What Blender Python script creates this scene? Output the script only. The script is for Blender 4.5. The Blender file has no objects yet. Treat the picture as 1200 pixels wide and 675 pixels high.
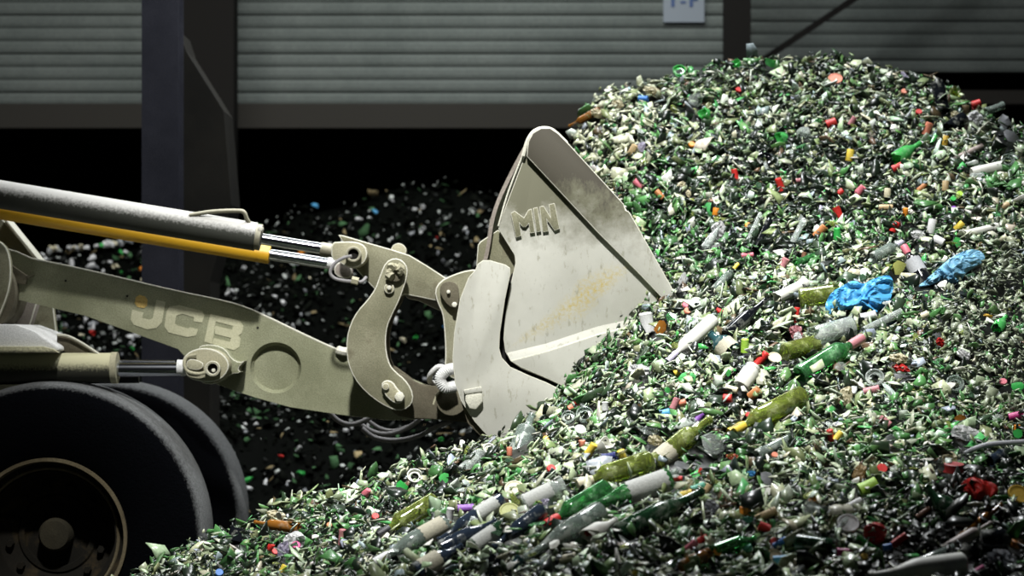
import bpy, bmesh, math, random
import numpy as np
from mathutils import Vector, Matrix, noise as mnoise
random.seed(7); rng = np.random.default_rng(11)
C = bpy.context.scene.collection
PI = math.pi

# ------------------------------------------------------------------ camera
F = 85.0/36.0*1200.0          # focal length in pixels
CAMH = 1.72; HY = 400.0       # eye height, pixel row of the horizon
def P(px, py, d):
    return Vector(((px-600.0)/F*d, d, CAMH+(HY-py)/F*d))
cam_d = bpy.data.cameras.new('camera'); cam = bpy.data.objects.new('camera', cam_d); C.objects.link(cam)
cam.location = (0, 0, CAMH); cam.rotation_euler = (PI/2, 0, 0)
cam_d.lens = 85; cam_d.sensor_width = 36; cam_d.shift_y = (HY-337.5)/1200.0
cam_d.clip_end = 200
cam_d.dof.use_dof = True; cam_d.dof.focus_distance = 10.3; cam_d.dof.aperture_fstop = 2.8
bpy.context.scene.camera = cam
vs = bpy.context.scene.view_settings
vs.view_transform = 'Standard'; vs.look = 'None'; vs.gamma = 1; vs.exposure = 0.0; vs.use_curve_mapping = False

# ------------------------------------------------------------------ materials
def new_mat(name):
    m = bpy.data.materials.new(name); m.use_nodes = True
    nt = m.node_tree; b = nt.nodes['Principled BSDF']
    return m, nt, b
def N(nt, t, **kw):
    n = nt.nodes.new(t)
    for k, v in kw.items():
        if k in n.inputs: n.inputs[k].default_value = v
        else: setattr(n, k, v)
    return n
def mixc(nt, fac, a, b):
    n = nt.nodes.new('ShaderNodeMix'); n.data_type = 'RGBA'
    for s, v in ((0, fac), (6, a), (7, b)):
        if hasattr(v, 'links'): nt.links.new(v, n.inputs[s])
        elif s == 0: n.inputs[0].default_value = v
        else: n.inputs[s].default_value = (*v[:3], 1)
    return n.outputs[2]
def ramp(nt, src, p0, p1, c0=(0,0,0,1), c1=(1,1,1,1)):
    r = nt.nodes.new('ShaderNodeValToRGB'); nt.links.new(src, r.inputs[0])
    r.color_ramp.elements[0].position = p0; r.color_ramp.elements[1].position = p1
    r.color_ramp.elements[0].color = c0; r.color_ramp.elements[1].color = c1
    return r.outputs[0]
def noise_out(nt, scale, detail=4, rough=.6, sx=(1,1,1)):
    tc = nt.nodes.new('ShaderNodeTexCoord'); mp = nt.nodes.new('ShaderNodeMapping'); mp.inputs['Scale'].default_value = sx
    nt.links.new(tc.outputs['Object'], mp.inputs[0])
    n = N(nt, 'ShaderNodeTexNoise', Scale=scale, Detail=detail, Roughness=rough); nt.links.new(mp.outputs[0], n.inputs['Vector'])
    return n.outputs['Fac']
def bump(nt, b, src, strength=.3, dist=.003):
    bp = N(nt, 'ShaderNodeBump', Strength=strength, Distance=dist); nt.links.new(src, bp.inputs['Height'])
    nt.links.new(bp.outputs[0], b.inputs['Normal'])
def plain(name, col, rough=.5, metal=0.0, grain=0.0):
    m, nt, b = new_mat(name)
    if max(col) < .1 and rough > .5: b.inputs['Specular IOR Level'].default_value = .12
    b.inputs['Roughness'].default_value = rough; b.inputs['Metallic'].default_value = metal
    if grain:
        o = ramp(nt, noise_out(nt, 160, 4), .3, .7)
        dk = tuple(c*(1-grain) for c in col)
        nt.links.new(mixc(nt, o, dk, col), b.inputs['Base Color'])
        bump(nt, b, o, .4, .002)
    else: b.inputs['Base Color'].default_value = (*col, 1)
    return m
def dusty(name, paint, dust, patch=(.35,.65), fine=150, rough=.85, second=None, amt=1.0):
    """painted steel under settled dust: cloudy patches plus a fine speckle"""
    m, nt, b = new_mat(name); b.inputs['Roughness'].default_value = rough; b.inputs['Specular IOR Level'].default_value = .2
    big = ramp(nt, noise_out(nt, 2.6, 6, .6), *patch)
    f = ramp(nt, noise_out(nt, fine, 3, .7), .35, .62)
    c = mixc(nt, big, paint, dust)
    dk = mixc(nt, .5*amt, c, tuple(x*.45 for x in paint))
    c2 = mixc(nt, f, dk, c)
    if second:
        s = ramp(nt, noise_out(nt, 7, 6, .65), .56, .72)
        c2 = mixc(nt, s, c2, second)
    nt.links.new(c2, b.inputs['Base Color']); bump(nt, b, f, .35, .002)
    return m
M = {}
M['boom'] = dusty('boom_dust', (.19,.195,.12), (.32,.325,.215))
M['link'] = dusty('link_dust', (.15,.145,.09), (.28,.27,.185), second=(.10,.08,.05))
M['linkdark'] = dusty('link_dark', (.07,.06,.04), (.16,.145,.10))
M['logo'] = dusty('logo_dust', (.42,.41,.27), (.50,.485,.34), amt=.6)
M['logoy'] = dusty('logo_yellow', (.66,.44,.10), (.62,.44,.16))
M['edge'] = dusty('edge_worn', (.58,.57,.47), (.72,.70,.60))
M['boss'] = dusty('boss_dust', (.30,.28,.18), (.42,.40,.29))
M['white'] = dusty('white_dust', (.62,.62,.60), (.72,.72,.70))
M['chrome'] = plain('chrome', (.50,.52,.56), .16, 1.0)
M['black'] = plain('black_rubber', (.012,.012,.014), .55)
M['hose'] = plain('hose_dust', (.24,.23,.23), .7, 0, .4)
M['hole'] = plain('hole_dark', (.012,.011,.010), .9)
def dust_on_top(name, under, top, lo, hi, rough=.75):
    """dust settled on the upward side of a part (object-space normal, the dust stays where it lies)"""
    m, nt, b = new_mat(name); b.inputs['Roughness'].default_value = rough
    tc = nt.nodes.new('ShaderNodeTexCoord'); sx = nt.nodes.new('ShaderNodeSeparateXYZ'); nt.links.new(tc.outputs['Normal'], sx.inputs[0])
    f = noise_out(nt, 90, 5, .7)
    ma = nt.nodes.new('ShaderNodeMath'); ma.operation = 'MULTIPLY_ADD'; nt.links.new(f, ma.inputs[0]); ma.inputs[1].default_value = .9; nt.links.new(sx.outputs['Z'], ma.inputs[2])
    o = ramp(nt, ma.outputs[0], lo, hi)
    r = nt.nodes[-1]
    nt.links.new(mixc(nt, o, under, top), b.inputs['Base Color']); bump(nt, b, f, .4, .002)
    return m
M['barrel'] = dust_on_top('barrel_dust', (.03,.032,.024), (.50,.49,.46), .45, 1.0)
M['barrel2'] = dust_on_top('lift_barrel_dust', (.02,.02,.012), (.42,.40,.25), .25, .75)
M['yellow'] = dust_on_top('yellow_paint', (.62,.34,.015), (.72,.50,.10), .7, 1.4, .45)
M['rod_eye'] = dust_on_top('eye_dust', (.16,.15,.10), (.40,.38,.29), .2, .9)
def bucket_mat(name, grad):
    m, nt, b = new_mat(name); b.inputs['Roughness'].default_value = .8
    big = ramp(nt, noise_out(nt, 2.2, 6, .6), .3, .7)
    c = mixc(nt, big, (.325,.32,.275), (.45,.445,.395))
    sc = ramp(nt, noise_out(nt, 34, 6, .7, (1,1,.35)), .57, .66)   # scratches
    c = mixc(nt, sc, c, (.27,.265,.21))
    tc = nt.nodes.new('ShaderNodeTexCoord'); sx = nt.nodes.new('ShaderNodeSeparateXYZ'); nt.links.new(tc.outputs['Object'], sx.inputs[0])
    ny = noise_out(nt, 5.5, 6, .7, (1,1,1))
    def math_(op, a, v):
        n = nt.nodes.new('ShaderNodeMath'); n.operation = op
        nt.links.new(a, n.inputs[0])
        if hasattr(v, 'links'): nt.links.new(v, n.inputs[1])
        else: n.inputs[1].default_value = v
        return n.outputs[0]
    # rusty yellow smear across the middle of the side, along a rising line
    a, q = P(630, 385, 11.5), P(728, 318, 11.5)
    sl = (q.z-a.z)/(q.x-a.x)
    lx = math_('MULTIPLY', math_('SUBTRACT', sx.outputs['X'], a.x), sl)
    off = math_('ABSOLUTE', math_('SUBTRACT', math_('SUBTRACT', sx.outputs['Z'], a.z), lx), 0)
    dx = math_('ABSOLUTE', math_('SUBTRACT', sx.outputs['X'], (a.x+q.x)/2), 0)
    mask = math_('ADD', math_('MULTIPLY', off, 5.0), math_('MULTIPLY', dx, 1.7))
    msk = ramp(nt, math_('ADD', mask, math_('MULTIPLY', ny, .9)), .6, 1.0, (1,1,1,1), (0,0,0,1))
    fine = ramp(nt, noise_out(nt, 60, 6, .75), .42, .6)
    if grad != 'band':
        c = mixc(nt, math_('MULTIPLY', math_('MULTIPLY', msk, fine), .95), c, (.40,.31,.08))
    # brown film of old dirt on the upper corner
    z0, z1 = P(0, 305, 11.5).z, P(0, 225, 11.5).z
    t = math_('DIVIDE', math_('SUBTRACT', sx.outputs['Z'], z0), z1-z0)
    t = math_('ADD', t, math_('MULTIPLY', math_('SUBTRACT', ny, .5), 1.6))
    tp = ramp(nt, t, .1, .8)
    c = mixc(nt, tp, c, (.115,.112,.072))
    if grad == 'band':
        r = ramp(nt, math_('MULTIPLY', math_('ADD', math_('MINIMUM', t, 1.45), math_('MULTIPLY', noise_out(nt, 14, 6, .8, (1,1,.4)), 1.2)), .5), .72, .88)
        c = mixc(nt, r, c, (.048,.042,.028))
    nt.links.new(c, b.inputs['Base Color'])
    bump(nt, b, noise_out(nt, 180, 4, .7), .35, .002)
    return m
M['bucket'] = bucket_mat('bucket_steel', 'side'); M['band'] = bucket_mat('bucket_band', 'band')
M['skin'] = dusty('bucket_back', (.22,.19,.16), (.36,.32,.28))
def tyre_mat():
    m, nt, b = new_mat('tyre_rubber'); b.inputs['Roughness'].default_value = .9; b.inputs['Specular IOR Level'].default_value = .02
    at = nt.nodes.new('ShaderNodeAttribute'); at.attribute_name = 'tread'
    f = noise_out(nt, 70, 6, .75)
    ma = nt.nodes.new('ShaderNodeMath'); ma.operation = 'MULTIPLY_ADD'; nt.links.new(f, ma.inputs[0]); ma.inputs[1].default_value = 1.3; nt.links.new(at.outputs['Fac'], ma.inputs[2])
    ma2 = nt.nodes.new('ShaderNodeMath'); ma2.operation = 'MULTIPLY'; nt.links.new(ma.outputs[0], ma2.inputs[0]); ma2.inputs[1].default_value = .5
    o = ramp(nt, ma2.outputs[0], .5, .95)
    nt.links.new(mixc(nt, o, (.0012,.0014,.002), (.20,.205,.205)), b.inputs['Base Color']); bump(nt, b, f, 1.0, .012)
    return m
M['tyre'] = tyre_mat()
M['rim'] = dusty('rim_mud', (.004,.0035,.002), (.014,.011,.006), second=(.035,.024,.010))
M['hubmud'] = dusty('hub_mud', (.022,.019,.011), (.045,.038,.022))
M['rimedge'] = dusty('rim_edge', (.07,.055,.03), (.14,.115,.07))

WORN = {'boom_dust','link_dust','bucket_steel','bucket_band','boss_dust','bucket_back'}
# ------------------------------------------------------------------ mesh helpers
def finish(name, bm, mats, parent=None, smooth=False, bevel=0):
    worn = False
    if bevel and not isinstance(mats, (list, tuple)) and mats.name in WORN:
        mats = [mats, M['edge']]; worn = True
    if bevel:
        bmesh.ops.recalc_face_normals(bm, faces=bm.faces[:]); bm.normal_update()
        es = [e for e in bm.edges if len(e.link_faces) == 2 and e.calc_face_angle(0) > .6]
        bmesh.ops.bevel(bm, geom=es, offset=bevel, segments=2, affect='EDGES', profile=.5, clamp_overlap=True, material=1 if worn else -1)
    bmesh.ops.recalc_face_normals(bm, faces=bm.faces[:])
    me = bpy.data.meshes.new(name); bm.to_mesh(me); bm.free()
    for m in (mats if isinstance(mats, (list, tuple)) else [mats]): me.materials.append(m)
    if smooth:
        for p in me.polygons: p.use_smooth = True
        try: me.set_sharp_from_angle(angle=math.radians(38))
        except Exception: pass
    o = bpy.data.objects.new(name, me); C.objects.link(o)
    if parent: attach(o, parent)
    return o
def attach(o, parent):
    o.parent = parent
    if parent.type == 'EMPTY': o.matrix_parent_inverse = Matrix.Translation(-Vector(parent.location))
def tag(o, label=None, cat=None, group=None, kind=None):
    if label: o['label'] = label
    if cat: o['category'] = cat
    if group: o['group'] = group
    if kind: o['kind'] = kind
    return o
def chaikin(pts, n=2, closed=True):
    for _ in range(n):
        q = []
        L = len(pts)
        for i in range(L if closed else L-1):
            a, b = pts[i], pts[(i+1) % L]
            q.append((a[0]*.75+b[0]*.25, a[1]*.75+b[1]*.25)); q.append((a[0]*.25+b[0]*.75, a[1]*.25+b[1]*.75))
        if not closed: q = [pts[0]]+q+[pts[-1]]
        pts = q
    return pts
def prism(bm, pts, d, t, pts2=None, mi=0):
    """plate traced in side view, front face at distance d, thickness t away from the viewer"""
    k = d
    A = [bm.verts.new(P(x, y, k)) for x, y in pts]
    B = [bm.verts.new(P(x, y, k)+Vector((0, t, 0))) for x, y in (pts2 or pts)]
    fs = [bm.faces.new(A), bm.faces.new(B[::-1])]
    n = len(pts)
    for i in range(n): fs.append(bm.faces.new((A[i], B[i], B[(i+1) % n], A[(i+1) % n])))
    for f in fs: f.material_index = mi
    return fs
def plate(name, pts, d, t, mat, parent, bevel=.006, rnd=0):
    bm = bmesh.new()
    if rnd: pts = chaikin(pts, rnd)
    prism(bm, pts, d, t)
    return finish(name, bm, mat, parent, bevel=bevel, smooth=True)
def tube(bm, path, r, seg=12, caps=True, mi=0):
    path = [Vector(p) for p in path]; rs = r if isinstance(r, (list, tuple)) else [r]*len(path)
    rings = []; up = None
    for i, p in enumerate(path):
        a = path[max(i-1, 0)]; b = path[min(i+1, len(path)-1)]
        t = (b-a).normalized()
        if up is None: up = t.orthogonal().normalized()
        up = (up-t*up.dot(t)).normalized(); w = t.cross(up)
        rings.append([bm.verts.new(p+(up*math.cos(2*PI*k/seg)+w*math.sin(2*PI*k/seg))*rs[i]) for k in range(seg)])
    for a, b in zip(rings, rings[1:]):
        for k in range(seg):
            f = bm.faces.new((a[k], a[(k+1) % seg], b[(k+1) % seg], b[k])); f.material_index = mi
    if caps:
        bm.faces.new(rings[0][::-1]).material_index = mi; bm.faces.new(rings[-1]).material_index = mi
def bez(pts, n=8):
    """catmull-rom through 3-D points"""
    pts = [Vector(p) for p in pts]; P_ = [pts[0]*2-pts[1]]+pts+[pts[-1]*2-pts[-2]]; out = []
    for i in range(1, len(P_)-2):
        a, b, c, d = P_[i-1:i+3]
        for k in range(n):
            t = k/n
            out.append(.5*((2*b)+(c-a)*t+(2*a-5*b+4*c-d)*t*t+(3*b-a-3*c+d)*t**3))
    return out+[pts[-1]]
def lathe(bm, prof, seg=32, origin=(0,0,0), axis='Z', mi=0, closed=False, cap0=True):
    """prof: (radius, height) list"""
    o = Vector(origin); rings = []
    for r, h in prof:
        ring = []
        for k in range(seg):
            a = 2*PI*k/seg
            v = Vector((r*math.cos(a), r*math.sin(a), h)) if axis == 'Z' else Vector((r*math.cos(a), h, r*math.sin(a)))
            ring.append(bm.verts.new(o+v))
        rings.append(ring)
    pr = list(zip(rings, rings[1:]))
    if closed: pr.append((rings[-1], rings[0]))
    for a, b in pr:
        for k in range(seg):
            bm.faces.new((a[k], a[(k+1) % seg], b[(k+1) % seg], b[k])).material_index = mi
    if not closed:
        if prof[0][0] > 1e-6 and cap0: bm.faces.new(rings[0][::-1]).material_index = mi
        if prof[-1][0] > 1e-6: bm.faces.new(rings[-1]).material_index = mi
def disc(name, px, py, d, r_px, t, mat, parent, bevel=.003, seg=32, hole=0):
    """round boss with its axis along the view depth; front face at d, thickness t"""
    k = d/F; r = r_px*k; bm = bmesh.new(); o = P(px, py, d)
    if hole:
        h = hole*k
        lathe(bm, [(h, 0), (r, 0), (r, t), (h, t)], seg, o, 'Y', closed=True)
    else: lathe(bm, [(r, 0), (r, t)], seg, o, 'Y')
    return finish(name, bm, mat, parent, smooth=True, bevel=bevel)
def box(bm, x0, x1, y0, y1, z0, z1, mi=0):
    vs_ = [bm.verts.new((x, y, z)) for x in (x0, x1) for y in (y0, y1) for z in (z0, z1)]
    for f in ((0,1,3,2),(4,6,7,5),(0,4,5,1),(2,3,7,6),(0,2,6,4),(1,5,7,3)):
        bm.faces.new([vs_[i] for i in f]).material_index = mi

# ------------------------------------------------------------------ hall
def struct(name, bm, mat, **k):
    o = finish(name, bm, mat, **k); o['kind'] = 'structure'; return o
bm = bmesh.new(); box(bm, -16, 16, 2, 27, -.2, 0)
struct('floor', bm, plain('concrete_floor', (.07,.068,.06), .9, 0, .4))
WD = 21.0
def PX(px, d=WD): return (px-600)/F*d
def PZ(py, d=WD): return CAMH+(HY-py)/F*d
# corrugated cladding above the beam
def cladding(name, x0, x1, zb, zt):
    bm = bmesh.new(); prof = []; z = zb; i = 0
    while z < zt:
        deep = .050 if i % 3 == 0 else .016
        p = .112
        prof += [(z, 0), (z+p*.25, -.010), (z+p*.62, -.011), (z+p*.86, .002), (z+p*.88, deep), (z+p*.97, deep)]
        z += p; i += 1
    A = [bm.verts.new((x0, WD+y, zz)) for zz, y in prof]; B = [bm.verts.new((x1, WD+y, zz)) for zz, y in prof]
    for k in range(len(prof)-1): bm.faces.new((A[k], B[k], B[k+1], A[k+1]))
    A2 = [bm.verts.new((x0, WD+.12, zz)) for zz in (zb, zt)]; B2 = [bm.verts.new((x1, WD+.12, zz)) for zz in (zb, zt)]
    bm.faces.new((A2[0], A2[1], B2[1], B2[0]))
    bm.faces.new((A[0], A2[0], B2[0], B[0]))
    return struct(name, bm, M['clad'])
M['clad'] = dusty('cladding', (.125,.142,.132), (.16,.178,.165), fine=40, rough=.6, amt=.5)
cladding('wall_back', PX(-400), PX(865), PZ(122), 9.5)
cladding('wall_right', PX(865), PX(1700), PZ(84), 9.5)
M['beam'] = plain('beam_dark', (.05,.046,.040), .85, 0, .4)
bm = bmesh.new()
box(bm, PX(-400), PX(865), WD-.10, WD+.14, PZ(151), PZ(122.5))
box(bm, PX(865), PX(1700), WD-.02, WD+.14, PZ(122), PZ(106))
struct('trim_1', bm, M['beam'])
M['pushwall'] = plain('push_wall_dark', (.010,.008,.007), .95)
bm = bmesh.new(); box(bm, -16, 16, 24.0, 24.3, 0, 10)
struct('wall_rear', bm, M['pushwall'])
M['steel'] = dusty('column_steel', (.020,.021,.030), (.038,.039,.052), fine=120, rough=.6)
M['steelb'] = dusty('column_brown', (.008,.0075,.006), (.016,.0145,.011), fine=120)
def hbeam(name, px0, px1, d, mat, label, dep=.24):
    bm = bmesh.new(); x0, x1 = PX(px0, d), PX(px1, d); t = .018
    box(bm, x0, x1, d, d+t, 0, 9.5); box(bm, x0, x1, d+dep-t, d+dep, 0, 9.5)
    box(bm, (x0+x1)/2-t/2, (x0+x1)/2+t/2, d+t, d+dep-t, 0, 9.5)
    return finish(name, bm, mat)
CD = 14.75
co = hbeam('trim_2', 166, 209, CD, M['steel'], ''); co['kind'] = 'structure'
# concrete pier behind the steel column, its top cut to a slope
bm = bmesh.new()
prism(bm, [(210,36),(218,60),(262,130),(271,240),(246,330),(246,700),(208,700),(208,36)], CD+.3, .5)
struct('trim_3', bm, M['steelb'])
bm = bmesh.new(); box(bm, PX(212, 20.2), PX(274, 20.2), 20.2, 20.5, 0, 9.5)
struct('trim_4', bm, M['hole'])
co = hbeam('trim_5', 850, 880, 19.6, M['hole'], ''); co['kind'] = 'structure'
bm = bmesh.new(); tube(bm, [P(893, 71, 19.9), P(1002, -2, 19.9), P(1120, -80, 19.9)], .035, 4)
struct('trim_6', bm, M['hole'])
# sign on the cladding
bm = bmesh.new(); box(bm, PX(777), PX(825), WD-.05, WD-.02, PZ(27), PZ(-22))
sign = finish('bay_sign', bm, plain('sign_white', (.24,.27,.31), .5), bevel=.002)
tag(sign, 'pale rectangular bay sign reading T-F in blue on the corrugated back wall', 'sign')
bm = bmesh.new()
def rect(bm, x0, x1, y0, y1): box(bm, PX(x0), PX(x1), WD-.056, WD-.0495, PZ(y1), PZ(y0))
rect(bm, 786, 790, -9, 9); rect(bm, 781, 795, -13, -9)
rect(bm, 797, 803, 2.2, 5)
rect(bm, 807.5, 811.5, -9, 9); rect(bm, 807.5, 819, -13, -9); rect(bm, 811.5, 817, -1.6, 2)
lt = finish('lettering', bm, plain('sign_blue', (.03,.07,.20), .5)); lt.parent = sign; lt['label'] = 'blue letters T-F'

CULL = []
# ------------------------------------------------------------------ heap surfaces
ctrl = [ # px, py, distance
 (150,690,9.6),(300,680,9.0),(450,675,8.4),(600,675,7.9),(800,675,7.6),(1000,675,7.5),(1200,675,7.5),(1300,675,7.5),
 (200,657,10.1),(250,641,10.5),(290,610,10.8),(350,592,10.8),(400,581,10.7),(450,562,10.8),(490,546,10.9),(530,528,11.0),(556,520,11.15),
 (350,640,9.7),(450,610,9.5),(520,580,9.6),(600,600,8.7),(700,600,8.4),(900,600,8.2),(1200,600,8.2),
 (620,520,10.3),(700,520,9.4),(900,520,9.1),(1200,520,9.1),
 (600,504,11.25),(630,492,11.28),(660,474,11.28),(690,446,11.28),(715,420,11.28),(752,394,11.25),(795,360,11.25),
 (760,440,10.0),(900,440,9.8),(1200,440,9.8),
 (850,360,10.7),(950,360,10.5),(1050,350,10.4),(1200,350,10.4),
 (800,290,11.9),(900,270,11.5),(1050,270,11.3),(1200,270,11.2),
 (740,230,12.4),(830,190,12.5),(950,180,12.4),(1100,180,12.2),(1200,190,11.9),
 (690,165,12.9),(730,128,13.1),(790,104,13.3),(920,100,13.3),(1060,110,13.0),(1160,158,12.6),
 (675,142,13.2),(720,112,13.4),(790,88,13.6),(850,76,13.7),(920,71,13.7),(990,76,13.6),(1060,88,13.5),(1110,104,13.2),(1160,138,12.9),(1200,162,12.7),(1300,210,12.4)]
pts3 = [P(*c) for c in ctrl]
xyz = [(p.x, p.y, p.z) for p in pts3]
# ground and hidden flanks
for x, y, z in [(-3.2,7,.0),(-3.2,9,.05),(-3.2,11,0),(-3.2,13,0),(-3.2,15,0),(-2.2,8,.35),(-2.2,9.6,.3),(-2.2,11,0),(-1.5,11.4,.15),(-1,11.8,.25),(-.6,12.2,.35),
                (-1.5,13,0),(-1,14,.1),(-.35,12.6,.6),(-.3,13.5,.6),(.1,12.2,1.5),(.0,13.2,1.6),(.3,11.9,1.9),(.3,14.2,2.2),(.2,15,.9),(1.2,15,2.0),(2.5,15,1.6),(3.4,14,1.6),(1.2,16.2,.6),(2.8,16.2,.5),
                (-.2,6,.55),(1,6,.6),(2.4,6,.6),(-2,6,.2),(3.4,8,.9),(3.4,10,1.4),(3.4,12,2.0),(-1.4,8.5,.62),(-1.6,7.4,.5)]:
    xyz.append((x, y, z))
xyz = np.array(xyz)
def tps(r2): return np.where(r2 > 1e-12, .5*r2*np.log(np.maximum(r2, 1e-12)), 0)
n_ = len(xyz); XY = xyz[:, :2]
K = tps(((XY[:, None]-XY[None])**2).sum(-1))+np.eye(n_)*.02
A_ = np.zeros((n_+3, n_+3)); A_[:n_, :n_] = K; A_[:n_, n_] = 1; A_[:n_, n_+1:] = XY; A_[n_:, :n_] = A_[:n_, n_:].T
W_ = np.linalg.solve(A_, np.r_[xyz[:, 2], 0, 0, 0])
X0, X1, Y0, Y1, GS = -3.4, 3.6, 5.6, 16.6, .04
gx = np.arange(X0, X1+1e-6, GS); gy = np.arange(Y0, Y1+1e-6, GS)
GX, GY = np.meshgrid(gx, gy, indexing='ij')
Q = np.stack([GX.ravel(), GY.ravel()], 1)
HZ = np.zeros(len(Q))
for s in range(0, len(Q), 20000):
    q = Q[s:s+20000]; HZ[s:s+20000] = tps(((q[:, None]-XY[None])**2).sum(-1))@W_[:n_]+W_[n_]+q@W_[n_+1:]
H = HZ.reshape(GX.shape)
# cascading lumps
def vnoise(x, y, f, seed):
    r = np.random.default_rng(seed); T = r.random((64, 64))
    u = (x*f) % 63; v = (y*f) % 63; i = np.floor(u).astype(int); j = np.floor(v).astype(int); a = u-i; b = v-j
    a = a*a*(3-2*a); b = b*b*(3-2*b); i2 = (i+1) % 64; j2 = (j+1) % 64
    return (T[i, j]*(1-a)*(1-b)+T[i2, j]*a*(1-b)+T[i, j2]*(1-a)*b+T[i2, j2]*a*b)-.5
H = H+vnoise(GX+10, GY, 2.2, 1)*.07+vnoise(GX+10, GY, 6, 2)*.04
H = np.maximum(H, -.02)
def hgt(x, y):
    u = np.clip((np.asarray(x)-X0)/GS, 0, len(gx)-1.001); v = np.clip((np.asarray(y)-Y0)/GS, 0, len(gy)-1.001)
    i = u.astype(int); j = v.astype(int); a = u-i; b = v-j
    return H[i, j]*(1-a)*(1-b)+H[i+1, j]*a*(1-b)+H[i, j+1]*(1-a)*b+H[i+1, j+1]*a*b
def nrm(x, y):
    e = .06
    n = np.stack([-(hgt(x+e, y)-hgt(x-e, y))/(2*e), -(hgt(x, y+e)-hgt(x, y-e))/(2*e), np.ones_like(np.asarray(x, float))], -1)
    return n/np.linalg.norm(n, axis=-1, keepdims=True)
DS = np.arange(6.2, 16.4, .01)
def hit(px, py, h=hgt, ds=DS):
    """where the line of sight through a pixel meets the heap"""
    x = (px-600)/F*ds; z = CAMH+(HY-py)/F*ds
    k = np.nonzero(z <= h(x, ds))[0]
    if len(k) == 0:   # above the crest: nearest approach
        k = [int(np.argmin(z-h(x, ds)))]
    d = ds[k[0]]; return Vector((x[k[0]], d, float(h(x[k[0]], d))))

def shard_field(name, x, y, z, nx, size, cols, mat, base=None, flat=.7, curv=1.0):
    """thousands of curved angular fragments in one mesh"""
    n = len(x); K6 = 6
    nn = nx+flat*rng.normal(size=(n, 3)); nn /= np.linalg.norm(nn, axis=1, keepdims=True)
    t = rng.normal(size=(n, 3)); t -= (t*nn).sum(1, keepdims=True)*nn; t /= np.linalg.norm(t, axis=1, keepdims=True)
    b = np.cross(nn, t)
    ang = (np.arange(K6)[None]+rng.uniform(-.48, .48, (n, K6)))*2*PI/K6
    rad = size[:, None]*rng.uniform(.4, 1.25, (n, K6))
    asp = rng.uniform(.28, .9, (n, 1))
    u = np.concatenate([rad*np.cos(ang), np.zeros((n, 1))], 1); v = np.concatenate([rad*np.sin(ang)*asp, np.zeros((n, 1))], 1)
    R = rng.uniform(.035, .12, (n, 1))/curv
    w = -(v**2+.15*u**2)/(2*R)
    th = np.maximum(.0022, size*.10)[:, None]
    ctr = np.stack([x, y, z], 1)
    def wp(w): return ctr[:, None]+t[:, None]*u[..., None]+b[:, None]*v[..., None]+nn[:, None]*w[..., None]
    V = np.concatenate([wp(w+th/2), wp(w-th/2)], 1)   # n,14,3
    f = []
    loops = []
    tri = [];
    for i in range(K6): tri.append((6, i, (i+1) % K6))
    for i in range(K6): tri.append((13, 7+(i+1) % K6, 7+i))
    quad = [(i, 7+i, 7+(i+1) % K6, (i+1) % K6) for i in range(K6)]
    lt = np.array([a for tr in tri for a in tr]+[a for q in quad for a in q])
    st1 = np.array([3*i for i in range(12)]+[36+4*i for i in range(6)]); L1 = len(lt)
    V = V.reshape(-1, 3)
    L = (lt[None]+14*np.arange(n)[:, None]).ravel(); S = (st1[None]+L1*np.arange(n)[:, None]).ravel()
    tot = np.tile(np.array([3]*12+[4]*6), n)
    nv = len(V); colv = np.repeat(cols, 14, axis=0)
    if base is not None:
        bv, bf = base; L = np.r_[L, (bf+nv).ravel()]; S = np.r_[S, L1*n+4*np.arange(len(bf))]; tot = np.r_[tot, np.full(len(bf), 4)]
        V = np.r_[V, bv]; colv = np.r_[colv, np.tile([[.002,.0025,.002]], (len(bv), 1))]  # near-black underlayer: crevice shade put into its colour
    me = bpy.data.meshes.new(name); me.vertices.add(len(V)); me.vertices.foreach_set('co', V.astype(np.float32).ravel())
    me.loops.add(len(L)); me.loops.foreach_set('vertex_index', L.astype(np.int32))
    me.polygons.add(len(S)); me.polygons.foreach_set('loop_start', S.astype(np.int32))
    try: me.polygons.foreach_set('loop_total', tot.astype(np.int32))
    except Exception: pass
    me.update(calc_edges=True)
    ca = me.color_attributes.new('tint', 'FLOAT_COLOR', 'POINT')
    ca.data.foreach_set('color', np.c_[colv, np.ones(len(colv))].astype(np.float32).ravel())
    me.materials.append(mat); me.validate()
    o = bpy.data.objects.new(name, me); C.objects.link(o); return o
def tint_mat(name, rough=.32, dustamt=.5, spec=.5):
    m, nt, b = new_mat(name)
    at = nt.nodes.new('ShaderNodeAttribute'); at.attribute_name = 'tint'
    f = ramp(nt, noise_out(nt, 55, 4, .6), .42, .62)
    ma = nt.nodes.new('ShaderNodeMath'); ma.operation = 'MULTIPLY'; nt.links.new(f, ma.inputs[0]); ma.inputs[1].default_value = dustamt
    mul = nt.nodes.new('ShaderNodeMix'); mul.data_type = 'RGBA'; mul.blend_type = 'MULTIPLY'; mul.inputs[0].default_value = 1
    nt.links.new(at.outputs['Color'], mul.inputs[6]); mul.inputs[7].default_value = (.35,.37,.32,1)
    nt.links.new(mixc(nt, ma.outputs[0], at.outputs['Color'], mul.outputs[2]), b.inputs['Base Color'])
    b.inputs['Roughness'].default_value = rough; b.inputs['Specular IOR Level'].default_value = spec
    return m
M['shards'] = tint_mat('shard_glass')
PAL = np.array([[.42,.50,.33],[.69,.75,.62],[.21,.26,.12],[.10,.22,.07],[.08,.38,.10],[.006,.012,.007],[.12,.08,.045],[.30,.35,.38],[.52,.54,.38],[.035,.06,.03]])
def palette(n, w, gx_=None):
    w = np.array(w, float); w /= w.sum()
    idx = rng.choice(len(PAL), n, p=w); c = PAL[idx]*rng.uniform(.7, 1.25, (n, 1))*rng.uniform(.9, 1.1, (n, 3))
    return np.clip(c, .004, .88), idx
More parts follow.
